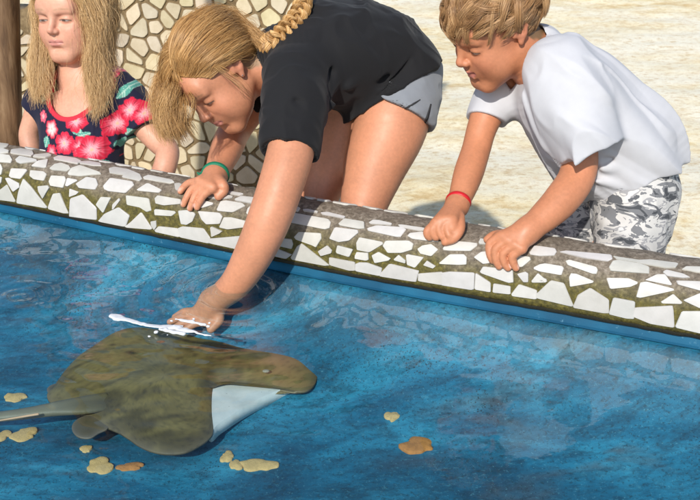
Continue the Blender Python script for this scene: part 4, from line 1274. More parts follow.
# shirt
tdg = nrm(P(400, 62, 2.1) - P(290, 60, 2.03))
pg = px([(374, 60, 2.09, .10, .076), (389, 66, 2.105, .112, .078), (396, 80, 2.11, .114, .080), (396, 94, 2.11, .10, .07)])
lg = px([(402, 76, 2.07, .086), (400, 98, 2.055, .086), (396, 118, 2.045, .083), (389, 140, 2.04, .081)])
lf = px([(362, 76, 2.15, .084), (354, 94, 2.14, .082), (347, 112, 2.13, .079)])
hl_ = (P(402, 115, 2.045), nrm(P(391, 140, 2.04) - P(402, 112, 2.05) - AX_R * .006))
hf_ = (P(352, 100, 2.13), nrm(P(346, 120, 2.13) - P(360, 85, 2.14)))
wg = (P(385, 62, 2.1), nrm(-tdg))
ts = px([(266, 62, 2.035, .062, .050), (277, 58, 2.03, .110, .068), (298, 58, 2.03, .152, .100), (322, 55, 2.04, .152, .112), (347, 53, 2.06, .148, .114), (374, 54, 2.09, .144, .108), (389, 61, 2.105, .138, .096), (396, 76, 2.11, .130, .088), (398, 94, 2.11, .124, .084)])
sN = px([(294, 80, 1.915, .065), (293, 105, 1.88, .063), (292, 130, 1.855, .056), (289, 175, 1.82, .049)])
sFs = px([(272, 62, 2.11, .058), (262, 88, 2.125, .054), (250, 112, 2.135, .050)])
cNn, nNn = P(291, 150, 1.84), nrm(P(288, 175, 1.82) - P(294, 120, 1.86) - AX_R * .012)
cFf, nFf = P(256, 102, 2.13), nrm(P(250, 112, 2.135) - P(268, 80, 2.11))
h1, h2 = P(437, 64, 2.12), P(372, 106, 1.97)
hn = np.cross(nrm(h2 - h1), nrm(P(406, 85, 1.0) - CAM)); hn = nrm(hn); hn = hn if hn @ AX_R > 0 else -hn
ush = [Loft(pg, gl, k=.02), Loft(lg, k=.03), Loft(lf, k=.03)]
tg = [Loft(ts, gl, k=.03, clips=[(h2, hn)]), Offset(ush, .006, [(h2, hn), (P(350, 55, 2.05), nrm(P(350, 55, 2.05) - P(400, 60, 2.05)))]), Loft(sN, k=.04, clips=[(cNn, nNn)]), Loft(sFs, k=.03, clips=[(cFf, nFf)])]
ti_ = [Loft(ts, gl, k=.03), Offset(ush, .006, [(P(350, 55, 2.05), nrm(P(350, 55, 2.05) - P(400, 60, 2.05)))]), Loft(sN, k=.04, clips=[(cNn + nNn * .003, nNn)]), Loft(sFs, k=.03, clips=[(cFf + nFf * .003, nFf)])]
tdg = nrm(P(400, 62, 2.1) - P(290, 60, 2.03))
lumps = [(P(300, 20, 1.98), P(322, 95, 1.88), .009, .008), (P(312, 10, 1.98), P(336, 90, 1.88), .008, -.008), (P(288, 30, 1.98), P(300, 90, 1.88), .008, .007), (P(350, 20, 1.98), P(330, 100, 1.90), .010, .008),
         (P(385, 30, 2.0), P(345, 95, 1.92), .010, .009), (P(415, 45, 2.02), P(372, 92, 1.94), .009, -.008), (P(425, 60, 2.02), P(385, 95, 1.95), .008, .009), (P(262, 110, 1.83), P(300, 128, 1.80), .007, .006),
         (P(320, 110, 1.90), P(352, 100, 1.90), .008, .009), (P(268, 92, 1.86), P(306, 105, 1.80), .008, -.006), (P(395, 20, 2.0), P(420, 60, 2.0), .009, .008), (P(360, 5, 2.0), P(400, 50, 1.98), .009, -.007)]
gneck = neck_cut(P(262, 66, 2.03), nrm(GH.w(0, -.02, -.02) - P(275, 64, 2.03)), .056, .066, gfw + np.array((0, 0, -1.2)), .018)
V, F = shell(tg, ti_, .0025, disp=fold_noise(nrm(np.cross(tdg, (0, 0, 1))) * .5 + AX_U * .8 - tdg * .3, .010, 13, 30, 14, [(a_, b_, r_, h_ * 1.6) for a_, b_, r_, h_ in lumps]), cut=gneck)
M_BLK = m_cloth('black_cotton', (.012, .012, .0135), .85, 1100, sheen=.08)
mesh_obj('shirt', V, F, M_BLK, girl)
# little white print near the hem: a short curved stroke lying on the cloth
from mathutils.bvhtree import BVHTree
bv = BVHTree.FromPolygons([Vector(v) for v in V], [tuple(int(i) for i in f) for f in F])
M_WPRINT = m_simple('white_print', (.8, .8, .82), .6, .03)
def on_cloth(x, y, bv, lift=.0012):
    d = nrm(P(x, y, 1.0) - CAM); h_, n_, _, _ = bv.ray_cast(Vector(CAM), Vector(d), 6)
    if h_ is None: return None
    n_ = np.array(n_); n_ = n_ if n_ @ d < 0 else -n_
    return np.array(h_) + n_ * lift
def stroke(name, pts, widths, bv, mat, parent, lift=.0012):
    """thin printed or sewn stroke lying on cloth, traced along photo points"""
    pts = spline(pts, 5); w_ = np.interp(np.linspace(0, 1, len(pts)), np.linspace(0, 1, len(widths)), widths)
    Vs = []
    for i, q in enumerate(pts):
        tn = pts[min(i + 1, len(pts) - 1)] - pts[max(i - 1, 0)]; n_ = np.array([-tn[1], tn[0]]) / (np.linalg.norm(tn) + 1e-9)
        for s_ in (-1, 1):
            a = on_cloth(q[0] + n_[0] * w_[i] * s_, q[1] + n_[1] * w_[i] * s_, bv, lift)
            if a is None: return None
            Vs.append(a)
    Fs = [(2 * i, 2 * i + 1, 2 * i + 3, 2 * i + 2) for i in range(len(pts) - 1)]
    o = mesh_obj(name, np.array(Vs), Fs, mat, parent)
    so_ = o.modifiers.new('t', 'SOLIDIFY'); so_.thickness = .0008; so_.offset = 0
    return o
stroke('logo', [(416.5, 78.5), (417.5, 75.5), (420, 75), (421.5, 76), (424, 75), (427.5, 72.8)], [1.1, 1.2, .9, 1.0, .8, .3], bv, M_WPRINT, girl)

# shorts
og = [Loft(pg, gl, k=.02, clips=[wg]), Loft(lg, k=.03, clips=[hl_]), Loft(lf, k=.03, clips=[hf_])]
ig = [Loft(pg, gl, k=.02), Loft(lg, k=.03, clips=[(hl_[0] + hl_[1] * .003, hl_[1])]), Loft(lf, k=.03, clips=[(hf_[0] + hf_[1] * .003, hf_[1])])]
V, F = shell(og, ig, .0026, disp=fold_noise(nrm(P(430, 118, 2.04) - P(385, 100, 2.04)), .005, 18, 42, 31, [(P(380, 98, 1.96), P(425, 112, 1.97), .008, .006), (P(400, 92, 1.97), P(432, 98, 2.0), .007, .006)]))
M_GREY = m_cloth('grey_jersey', (.24, .26, .29), .9, 900, sheen=.3)
mesh_obj('shorts', V, F, M_GREY, girl)
bv2 = BVHTree.FromPolygons([Vector(v) for v in V], [tuple(int(i) for i in f) for f in F])
M_DARK = m_simple('dark_trim', (.03, .03, .033), .8, .1)
stroke('side_slit', [(430.5, 104), (429, 110), (427, 117), (424.5, 124)], [.5, .9, 1.3, 1.1], bv2, M_DARK, girl)
stroke('print', [(402, 109.5), (409, 106.5), (415, 103), (420, 99.5)], [.3, .9, .8, .3], bv2, M_DARK, girl)
M_GREEN = m_simple('green_cord', (.005, .19, .10), .55, .25, 300, .4)
axg = nrm(wF - P(226, 150, 2.09))
gb = band('wristband', wF - axg * .006, axg + AX_R * .15, .0268, .0055, .0030, M_GREEN, girl)
kv, kfc = solid([Ell(wF - axg * .006 - AX_R * .0245 - AX_F * .010, (.008, .006, .006), k=.003), Cone(wF - AX_R * .027 - AX_F * .012, wF - AX_R * .034 - AX_F * .012 + (0, 0, .006), .003, .002, .002), Cone(wF - AX_R * .027 - AX_F * .012, wF - AX_R * .026 - AX_F * .014 - (0, 0, .012), .003, .002, .002)], .0012)
mesh_obj('knot', kv, kfc, M_GREEN, gb)
ev, ef = solid([Ell(GH.w(.0745, .004, -.021), (.003,) * 3)], .0007)
mesh_obj('earring', ev, ef, m_simple('silver', (.8, .8, .82), .2, .02, Metallic=1.0), girl)

# hair: drawn back from the forehead to a braid, a loose curtain hanging from the parting
M_HGIRL = m_hair('girl_hair', (.17, .080, .025), (.50, .275, .095), (.86, .58, .27), .36)
h = GH
bun = P(264, 46, 1.97)
G1 = [   # one cap from the near temple over the parting to the far side, all drawn to the nape
    [sc(h, .064, .052, .030), sc(h, .076, .022, .026, .008), sc(h, .080, -.020, .010, .012), sc(h, .060, -.060, -.02, .012), sc(h, .035, -.080, -.03, .014), bun + AX_R * .008 - AX_U * .006],
    [sc(h, .060, .064, .046), sc(h, .074, .032, .040, .008), sc(h, .081, -.010, .026, .013), sc(h, .068, -.055, .0, .013), sc(h, .040, -.085, -.02, .014), bun + AX_R * .005],
    [sc(h, .050, .076, .060), sc(h, .070, .042, .060, .009), sc(h, .080, -.005, .048, .013), sc(h, .070, -.052, .028, .014), sc(h, .045, -.085, .0, .015), bun],
    [sc(h, .036, .084, .074), sc(h, .060, .048, .082, .010), sc(h, .074, .0, .072, .014), sc(h, .068, -.052, .050, .015), sc(h, .045, -.088, .02, .016), bun],
    [sc(h, .022, .086, .086), sc(h, .045, .048, .100, .011), sc(h, .060, -.002, .096, .014), sc(h, .056, -.055, .075, .016), sc(h, .036, -.092, .04, .016), bun + AX_U * .002],
    [sc(h, .008, .078, .100), sc(h, .026, .040, .115, .011), sc(h, .038, -.010, .114, .014), sc(h, .038, -.065, .090, .016), sc(h, .025, -.10, .05, .016), bun + AX_U * .004],
    [sc(h, -.001, .060, .112), sc(h, .010, .020, .120, .010), sc(h, .016, -.03, .116, .014), sc(h, .018, -.08, .085, .016), sc(h, .014, -.105, .05, .016), bun + AX_U * .007],
    [sc(h, -.006, .035, .120), sc(h, -.014, -.005, .12, .010), sc(h, -.012, -.045, .108, .014), sc(h, -.006, -.09, .075, .016), sc(h, .0, -.108, .045, .016), bun + AX_U * .009],
    [sc(h, -.030, .030, .112), sc(h, -.040, -.01, .108, .010), sc(h, -.035, -.055, .095, .014), sc(h, -.020, -.095, .065, .016), sc(h, -.008, -.108, .04, .016), bun + AX_U * .010],
    [sc(h, -.060, .020, .085), sc(h, -.066, -.02, .080, .010), sc(h, -.055, -.065, .070, .012), sc(h, -.035, -.095, .055, .014), sc(h, -.015, -.105, .03, .014), bun + AX_U * .010 + AX_F * .01]]
G3 = [   # the curtain falling forward from the parting on the far side
    [sc(h, .004, .075, .100), sc(h, -.016, .086, .088, .012), sc(h, -.040, .094, .060, .020), P(174, 92, 1.90), P(169, 116, 1.905), P(178, 139, 1.915)],
    [sc(h, .000, .068, .108), sc(h, -.022, .080, .090, .014), sc(h, -.046, .086, .060, .024), P(168, 90, 1.92), P(162, 114, 1.925), P(168, 134, 1.93)],
    [sc(h, -.002, .050, .115), sc(h, -.030, .060, .100, .014), sc(h, -.060, .066, .066, .024), P(162, 88, 1.95), P(158, 112, 1.955), P(164, 136, 1.96)],
    [sc(h, -.004, .030, .120), sc(h, -.036, .035, .106, .014), sc(h, -.068, .040, .070, .024), P(160, 84, 1.99), P(158, 110, 1.99), P(172, 140, 1.99)],
    [sc(h, -.008, .005, .120), sc(h, -.042, .008, .104, .014), sc(h, -.074, .010, .070, .022), P(164, 78, 2.03), P(164, 106, 2.03), P(182, 137, 2.03)],
    [sc(h, -.015, -.02, .116), sc(h, -.048, -.02, .098, .014), sc(h, -.076, -.02, .066, .020), P(172, 76, 2.06), P(174, 104, 2.06), P(192, 134, 2.05)]]
G4 = [   # fine strands over the brow
    [sc(h, .004, .078, .100), sc(h, -.004, .094, .084, .010), sc(h, -.014, .104, .055, .012), P(178, 104, 1.88), P(176, 128, 1.88), P(188, 141, 1.89)],
    [sc(h, .012, .080, .096), sc(h, .010, .096, .078, .008), sc(h, .0, .106, .050, .008), P(184, 108, 1.875), P(183, 130, 1.88), P(193, 139, 1.89)],
    [sc(h, .020, .082, .090), sc(h, .026, .094, .068, .006), sc(h, .022, .10, .045, .006), P(194, 100, 1.87), P(189, 122, 1.88), P(195, 135, 1.89)]]
parts_ = [(G1, 26000, .0060, 60, .30, .007, 1), (G1, 500, .0120, 60, .0, .022, 7), (G3, 5600, .012, 40, .38, .016, 3), (G3, 260, .022, 40, .0, .03, 9), (G4, 120, .008, 9, .4, .008, 4)]
P_, T_ = [], []
for g_, n_, th_, cl_, ck_, fr_, sd_ in parts_:
    X, tn = sheet(g_, n_, 16, th_, cl_, ck_, fr_, sd_, .02 if sd_ < 3 else .16, .10); P_.append(X); T_.append(tn)
# flyaways near the temple and jaw
base_ = [[sc(h, .066, .050, .028, .002), sc(h, .072, .034, .040, .006), sc(h, .078, .010, .040, .012)], [sc(h, .056, .072, .048, .002), sc(h, .064, .054, .056, .006), sc(h, .072, .028, .060, .012)], [sc(h, .038, .086, .064, .002), sc(h, .048, .070, .074, .006), sc(h, .058, .040, .084, .012)], [sc(h, .020, .092, .076, .002), sc(h, .032, .076, .088, .006), sc(h, .042, .044, .100, .012)], [sc(h, .006, .090, .084, .002), sc(h, .016, .076, .098, .006), sc(h, .026, .044, .112, .012)]]
X, tn = sheet(base_, 900, 16, .006, 60, .1, .010, 21, .15, .30); P_.append(X); T_.append(tn)
fly = [[sc(h, .066, .030, .045), P(236, 84, 1.87), P(246, 98, 1.90), P(252, 104, 1.95)], [sc(h, .070, .020, .045), P(240, 80, 1.87), P(250, 92, 1.90), P(258, 100, 1.95)]]
X, tn = sheet(fly, 16, 16, .010, 16, .0, .006, 8, .3); P_.append(X); T_.append(tn)
# the braid: three strands plaited along a path up over the back
path = resample([bun, P(276, 40, 1.93), P(289, 27, 1.93), P(300, 12, 1.94), P(304, -4, 1.96), P(300, -18, 1.98)], 70)
tn_ = np.gradient(path, axis=0); tn_ /= np.linalg.norm(tn_, axis=1)[:, None]
b1 = np.cross(tn_, -AX_F); b1 /= np.linalg.norm(b1, axis=1)[:, None]; b2 = np.cross(tn_, b1)
rb = np.random.default_rng(77)
wd_ = np.interp(np.linspace(0, 1, 70), [0, .1, .7, 1], [.011, .014, .012, .009])[:, None]
for k in range(3):
    ph = 2 * PI * k / 3; a = np.linspace(0, 1, 70) * 2 * PI * 4.6 + ph
    ctr = path + b1 * (np.sin(a)[:, None] * wd_) + b2 * (np.sin(2 * a)[:, None] * wd_ * .5)
    n_ = 1500; o1 = rb.normal(0, 1, (n_, 2)); o1 /= np.linalg.norm(o1, axis=1)[:, None]; o1 *= rb.random((n_, 1)) ** .4
    X = ctr[None] + (b1[None] * o1[:, :1, None] + b2[None] * o1[:, 1:, None]) * (wd_[None] * .62) + rb.normal(0, .0005, (n_, 70, 3)).cumsum(1) * .12
    P_.append(X[:, ::1]); T_.append(.5 + rb.normal(0, .2, n_) + .15 * (k - 1))
e0 = [p for p in P_]
hair_parts = [(np.concatenate([q for q in e0 if q.shape[1] == 16]), np.concatenate([t_ for q, t_ in zip(e0, T_) if q.shape[1] == 16])), (np.concatenate([q for q in e0 if q.shape[1] == 70]), np.concatenate([t_ for q, t_ in zip(e0, T_) if q.shape[1] == 70]))]
hair_obj('hair', hair_parts[0][0], M_HGIRL, girl, .00026, .00012, hair_parts[0][1])
hair_obj('braid', hair_parts[1][0], M_HGIRL, girl, .00042, .00035, hair_parts[1][1])
# ------------------------------------------------------------------ the youngest girl in the flowered top
sF, sU = cdir(-.329, -.383, .863), cdir(-.065, .921, .383)
LH = Head(P(73.5, 13.5, 2.21), sF, sU, .91, .86, .6)
sl_ = nrm((.93, -.36, 0)); sfw = nrm((-.36, -.93, 0))
aL = px([(124, 94, 2.235, .033), (132, 108, 2.23, .030), (144, 127, 2.225, .0275), (158, 142, 2.22, .0265), (167, 150, 2.21, .0270), (166, 163, 2.19, .026), (161, 178, 2.19, .026), (158, 190, 2.185, .021)])
aR = px([(46, 98, 2.28, .033), (38, 110, 2.30, .029), (32, 124, 2.31, .025), (29, 136, 2.315, .024), (31, 152, 2.315, .023), (32, 172, 2.31, .021)])
body = px([(78, 74, 2.255, .045, .042), (84, 88, 2.255, .095, .045), (84, 104, 2.255, .108, .062), (82, 125, 2.255, .098, .068), (80, 150, 2.26, .088, .066), (80, 185, 2.275, .098, .075), (80, 210, 2.285, .105, .08), (80, 225, 2.29, .09, .07)])
prims = LH.prims(smile=-.3)
prims += [Loft([[*LH.w(0, -.02, -.02), .040], [*LH.w(0, -.026, -.06), .036], [*P(77, 78, 2.255), .038]], k=.025), Loft(body, sl_, k=.03), Loft(aL, k=.025), Loft(aR, k=.025)]
for sg, kx in ((1, 92), (-1, 66)):
    hp = P(80, 214, 2.29) + sl_ * sg * .055; aa = np.array([hp[0] + .01 * sg, hp[1] + .02, GZ + .065]); kk = (hp + aa) / 2 - (0, .02, 0)
    prims += [Loft([[*hp, .066], [*kk, .042], [*(kk * .5 + aa * .5 + (0, .012, 0)), .038], [*aa, .026]], k=.03)] + foot_prims(aa, sfw, .026, .14)
wl = np.array(aL[-1][:3]); hd = HP(150, 178, .016)
for wq, tgt in ((wl, nrm(np.array((-.2, -.1, -1)))), (np.array(aR[-1][:3]), nrm(np.array((.1, -.1, -1))))):
    sd_ = nrm(np.cross(tgt, (0, 1, 0)))
    kk = [wq + tgt * .055 + sd_ * o_ for o_ in (-.024, -.008, .008, .023)]
    prims += [Group([Cone(wq, q, .017, .0095) for q in kk], .012, .009),
              Group([finger([q, q + tgt * .022 + (0, 0, .004), q + tgt * .042 - (0, 0, .004), q + tgt * .055 - (0, 0, .012)], .0082, .0062) for q in kk], .003, .0005),
              Group([finger([wq + sd_ * -.008, wq + tgt * .025 - sd_ * .030, wq + tgt * .045 - sd_ * .036], .0105, .0075)], .006)]
V, F = body_mesh(prims, zs=-.07)
C = skin_cols(V, None, (.66, .345, .235), LH, seed=9, red=(.70, .24, .17), brow=(.36, .22, .12), scalp=(.40, .26, .13), openv=.0048, lid0=.0, lips=(.60, .24, .21), iris=(.09, .07, .06))
small = mesh_obj('person', V, F, M_SKIN, cols=C, loc=np.array([P(80, 190, 2.28)[0], P(80, 190, 2.28)[1], GZ]))
tag(small, 'small girl with long blond hair and navy top printed with red flowers', 'person', 'children at the touch pool')

# top
tp = px([(79, 78, 2.255, .07, .045), (84, 92, 2.255, .112, .060), (83, 106, 2.252, .116, .072), (82, 125, 2.25, .108, .076), (81, 150, 2.255, .102, .076), (80, 185, 2.27, .110, .085), (80, 205, 2.28, .116, .09)])
sL_ = px([(112, 86, 2.245, .046), (126, 98, 2.235, .049), (138, 118, 2.228, .046), (150, 140, 2.22, .042)])
sR_ = px([(56, 92, 2.27, .046), (44, 102, 2.285, .046), (35, 118, 2.30, .042), (31, 128, 2.30, .040)])
cL, nL = P(143, 131, 2.228), nrm(P(150, 146, 2.22) - P(134, 112, 2.23) + AX_R * .006)
cR, nR = P(38, 111, 2.295), nrm(P(31, 126, 2.30) - P(45, 100, 2.28))
neckc = P(74, 84, 2.19)
Rn = np.stack([sl_, sfw, np.cross(sl_, sfw)]); Rn[2] *= np.sign(Rn[2, 2])
nk = Ell(neckc, (.064, .11, .070), Rn)
wt = (P(80, 196, 2.27), nrm((0, 0, -1)))
og = [Loft(tp, sl_, k=.02, clips=[wt]), Loft(sL_, k=.03, clips=[(cL, nL)]), Loft(sR_, k=.03, clips=[(cR, nR)])]
ig = [Loft(tp, sl_, k=.02), Loft(sL_, k=.03, clips=[(cL + nL * .003, nL)]), Loft(sR_, k=.03, clips=[(cR + nR * .003, nR)])]
V, F = shell(og, ig, .0022, disp=fold_noise((0, 0, 1), .0045, 20, 45, 51, [(P(118, 120, 2.2), P(112, 160, 2.19), .008, .006), (P(60, 125, 2.19), P(66, 160, 2.19), .008, .005)]), cut=lambda p: -nk.d(p))
# flowers and leaves of the print, laid out on the cloth's own sideways and upward axes
def cloth_uv(X): return np.stack([X @ sl_, X[:, 2]], 1)
uv = cloth_uv(V)
def fl(x, y, d=2.20): return cloth_uv(P(x, y, d)[None])[0]
C = np.tile((.012, .012, .035), (len(V), 1)).astype(float)
M1 = 1 / 440.
leaves = [(128.5, 89, 9, 5, .9), (108, 103, 8, 4, .6), (86, 126, 7, 4, -.5), (92, 131, 7, 3, .3), (44, 143, 6, 5, 1.3), (120, 144, 6, 4, 1.2), (40, 99, 5, 3, 1.2), (131, 131, 7, 4, .5), (60, 158, 8, 4, .4), (104, 162, 7, 4, -.3), (134, 142, 5, 3, .2), (70, 172, 8, 4, .6), (98, 185, 8, 4, -.5), (48, 170, 7, 4, .9)]
for (x, y, a, b, an_) in leaves:
    q = (uv - fl(x, y)) / M1; c_, s_ = math.cos(an_), math.sin(an_)
    u, v = q[:, 0] * c_ + q[:, 1] * s_, -q[:, 0] * s_ + q[:, 1] * c_
    m = (np.abs(u) < a) & (np.abs(v) < b * (1 - (u / a) ** 2))
    st = (np.abs(v) < .5) | (np.abs(np.sin(u * 1.3 + np.abs(v) * 1.1)) < .22)
    C[m] = (.10, .36, .29); C[m & st] = (.42, .62, .52)
flowers = [(54, 128, 9, 1), (71, 140, 11, 0), (88, 143, 10, 0), (99, 146, 14, 0), (86, 116, 11, 0), (106, 84, 12, 2), (120, 122, 12, 0), (134, 108, 11, 0), (147, 112, 9, 0), (52, 152, 8, 0), (119, 161, 6, 0), (40, 118, 6, 2), (112, 72, 8, 2), (62, 178, 11, 0), (92, 172, 10, 0), (112, 182, 10, 0), (47, 90, 6, 0)]
for i_, (x, y, r, kind_) in enumerate(flowers):
    q = (uv - fl(x, y)) / M1; rr = np.hypot(q[:, 0], q[:, 1]); an_ = np.arctan2(q[:, 1], q[:, 0]) + i_
    pet = np.abs(np.cos(an_ * 2.5)); edge = r * (.82 + .20 * pet + .05 * np.sin(an_ * 11 + i_))
    m = rr < edge; t_ = (rr / edge)[m]; ap = (an_ * 2.5)[m]
    red = np.array((.62, .018, .055)); pink = np.array((.85, .22, .30)); pale = np.array((.86, .66, .64))
    seam = np.exp(-(np.cos(ap) / .16) ** 2)
    st = .5 + .5 * np.sin(an_[m] * 23 + 3 * np.sin(t_ * 6 + i_))
    w1 = sstep(.15, .85, t_ + .25 * (st - .5))
    col = pink * (1 - w1)[:, None] + red * w1[:, None]
    w2 = (sstep(.55, .15, t_ + .2 * (st - .5)) * (.45 if kind_ != 1 else 1))[:, None]; col = col * (1 - w2) + pale * w2
    if kind_ == 1: wq = (sstep(.95, .4, t_) * .8)[:, None]; col = col * (1 - wq) + pale * wq
    if kind_ == 2: wq = (np.exp(-((t_ - .8) / .15) ** 2) * .6)[:, None]; col = col * (1 - wq) + pink * wq
    col = col * (1 - .55 * seam[:, None] * sstep(.2, .5, t_)[:, None])
    ctr_ = (t_ < .12)[:, None]; col = np.where(ctr_, (.75, .45, .30), col)
    C[m] = col
d_ = nk.d(V); m = d_ < .0105
C[m] = (.60, .03, .055)
M_FLORAL = m_cloth('flowered_cotton', None, .8, 900, attr=True, sheen=.1)
mesh_obj('top', V, F, M_FLORAL, small, cols=C)
# shorts, only glimpsed
pw = px([(80, 190, 2.275, .105, .082), (80, 212, 2.285, .112, .086), (80, 235, 2.29, .11, .085)])
V, F = solid([Loft(pw, sl_, k=.02, clips=[(P(80, 240, 2.29), nrm((0, 0, -1)))])], .004)
mesh_obj('shorts', V, F, m_cloth('navy_cotton', (.03, .035, .06)), small)
# long loose hair, parted near the middle
M_HSM = m_hair('small_girl_hair', (.27, .145, .05), (.66, .43, .19), (.95, .72, .42), .36)
h = LH
GR = [   # image right (her left)
    [sc(h, .006, .070, .100), sc(h, .045, .078, .066, .008), sc(h, .066, .056, .028, .012), P(93, 44, 2.165), P(93, 72, 2.17), P(94, 93, 2.16), P(95, 121, 2.16)],
    [sc(h, .008, .055, .112), sc(h, .050, .055, .085, .010), sc(h, .076, .035, .030, .014), P(98, 46, 2.175), P(99, 74, 2.17), P(100, 87, 2.165), P(100, 107, 2.16)],
    [sc(h, .008, .030, .118), sc(h, .055, .025, .095, .010), sc(h, .083, .010, .030, .016), P(102, 48, 2.20), P(103, 72, 2.19), P(106, 81, 2.18), P(103, 93, 2.17)],
    [sc(h, .008, .0, .120), sc(h, .055, -.01, .095, .010), sc(h, .085, -.020, .030, .018), P(105, 48, 2.24), P(108, 68, 2.22), P(112, 78, 2.20), P(110, 83, 2.19)],
    [sc(h, .006, -.04, .115), sc(h, .050, -.05, .080, .010), sc(h, .075, -.055, .010, .018), P(103, 50, 2.28), P(107, 70, 2.27), P(113, 80, 2.27), P(116, 81, 2.27)]]
GL = [   # image left
    [sc(h, -.002, .070, .100), sc(h, -.045, .078, .066, .008), sc(h, -.068, .056, .025, .012), P(44, 50, 2.19), P(44, 72, 2.19), P(44, 83, 2.19), P(46, 95, 2.18)],
    [sc(h, -.002, .050, .112), sc(h, -.052, .052, .082, .010), sc(h, -.079, .030, .020, .014), P(40, 52, 2.21), P(40, 72, 2.21), P(40, 85, 2.21), P(41, 101, 2.20)],
    [sc(h, -.002, .020, .118), sc(h, -.055, .015, .090, .010), sc(h, -.084, .0, .020, .016), P(38, 52, 2.24), P(37, 74, 2.24), P(36, 85, 2.24), P(37, 99, 2.24)],
    [sc(h, -.002, -.03, .116), sc(h, -.052, -.04, .080, .010), sc(h, -.076, -.045, .010, .018), P(41, 54, 2.28), P(40, 76, 2.29), P(38, 89, 2.30), P(39, 103, 2.30)]]
GB = [   # down the back
    [sc(h, .006, -.04, .115), sc(h, .040, -.09, .06, .012), P(108, 40, 2.32), P(112, 66, 2.33), P(112, 92, 2.34)],
    [sc(h, .0, -.05, .113), sc(h, .0, -.105, .06, .012), P(76, 44, 2.34), P(76, 70, 2.36), P(76, 96, 2.36)],
    [sc(h, -.004, -.04, .115), sc(h, -.040, -.09, .06, .012), P(44, 44, 2.33), P(42, 66, 2.34), P(42, 92, 2.34)]]
GW = [   # fine wisps across the brow and over the cheek
    [sc(h, .006, .072, .098), sc(h, .030, .090, .068, .005), sc(h, .046, .084, .035, .006), sc(h, .058, .072, .004, .008), P(92, 38, 2.16)],
    [sc(h, .005, .074, .096), sc(h, .022, .094, .066, .004), sc(h, .036, .092, .038, .005), sc(h, .050, .082, .010, .008), P(88, 32, 2.15)],
    [sc(h, .0, .076, .096), sc(h, -.025, .090, .072, .005), sc(h, -.045, .084, .040, .006), sc(h, -.056, .072, .005, .008), P(40, 40, 2.19)]]
P_, T_ = [], []
for g_, n_, th_, cl_, ck_, fr_, sd_, je in ((GR, 7500, .009, 40, .45, .034, 11, .24), (GL, 5200, .008, 34, .45, .030, 12, .24), (GR, 200, .022, 40, .0, .04, 17, .2), (GB, 3000, .012, 16, .4, .010, 13, .1), (GW, 60, .009, 30, .1, .006, 14, .2)):
    X, tn = sheet(g_, n_, 18, th_, cl_, ck_, fr_, sd_, je); P_.append(X); T_.append(tn)
hair_obj('hair', np.concatenate(P_), M_HSM, small, .00026, .00013, np.concatenate(T_))
# ------------------------------------------------------------------ the stingray and what lies in the pool
RZ = -.128
out_px = [(55, 402), (48, 397), (47, 390), (55, 381), (66, 366), (80, 352), (95, 342), (110, 332), (122, 327), (138, 324), (160, 323), (185, 323), (215, 326), (240, 330), (262, 334.5), (283, 339.5), (300, 346.5), (312, 357), (317.5, 369), (315, 381), (307, 388), (295, 389), (280, 386.5), (262, 383.5), (240, 381), (225, 380), (215, 381.5), (212, 390), (211.5, 408), (213, 428), (208, 436), (198, 443), (185, 449), (168, 450.5), (152, 448), (138, 442), (128, 435), (118, 429), (108, 425), (98, 420), (90, 414), (78, 410), (66, 407)]
def plan(pxs, z=RZ): return np.array([onz(x, y, z)[:2] for x, y in pxs])
def edge_dist(p, poly):
    a, b = poly, np.roll(poly, -1, 0); ab = b - a
    t_ = np.clip(((p[:, None] - a) * ab).sum(-1) / (ab ** 2).sum(-1), 0, 1)
    return np.sqrt(((p[:, None] - a - t_[..., None] * ab) ** 2).sum(-1)).min(1)
def resamp(poly, n):
    q = spline(np.vstack([poly, poly[:1]]), 6); L = np.concatenate([[0], np.cumsum(np.linalg.norm(np.diff(q, axis=0), axis=1))])
    s_ = np.linspace(0, L[-1], n, endpoint=False); return np.stack([np.interp(s_, L, q[:, 0]), np.interp(s_, L, q[:, 1])], 1)
def slab(poly, ztop, zbot, cen=None, n=240, rings=44):
    """closed body between two height functions over a star-shaped outline"""
    e = resamp(poly, n); c = e.mean(0) if cen is None else np.asarray(cen)
    f = 1 - np.linspace(0, 1, rings) ** 1.6
    P2 = (c + (e[None] - c) * f[:, None, None]).reshape(-1, 2); ed = edge_dist(P2, e)
    T_ = np.column_stack([P2, ztop(P2, ed)]); B_ = np.column_stack([P2, zbot(P2, ed)]); m = len(T_)
    i, j = np.meshgrid(np.arange(rings - 1), np.arange(n), indexing='ij'); a = (i * n + j).ravel(); b = (i * n + (j + 1) % n).ravel()
    F1 = np.stack([a, b, b + n, a + n], 1); F2 = F1[:, ::-1] + m
    k = np.arange(n); F3 = np.stack([k, k + m, (k + 1) % n + m, (k + 1) % n], 1)
    return np.vstack([T_, B_]), np.vstack([F1, F2, F3]), np.concatenate([ed, ed]), e
cen = onz(165, 385, RZ)[:2]
axis_h = nrm(plan([(290, 362)])[0] - plan([(60, 405)])[0]); axis_s = np.array([-axis_h[1], axis_h[0]])
lift_pt = plan([(265, 380)])[0]
def dome(p, ed):
    q = p - cen; along, side = q @ axis_h, q @ axis_s
    h_ = .006 * (1 - np.exp(-ed / .012)) + .022 * (1 - np.exp(-ed / .13))
    h_ = h_ + .009 * np.exp(-(side / .040) ** 2) * sstep(-.32, -.05, along) * sstep(.0, .03, ed)
    p3 = np.column_stack([p, p[:, 0] * 0])
    h_ = h_ + (noise(p3, 9, 3) * .006 + noise(p3, 28, 4) * .0016) * sstep(0, .06, ed)
    h_ = h_ * (1 - .45 * sstep(.10, .24, along))
    h_ = h_ + .003 * np.exp(-(((p - lift_pt) / .09) ** 2).sum(1))
    return h_
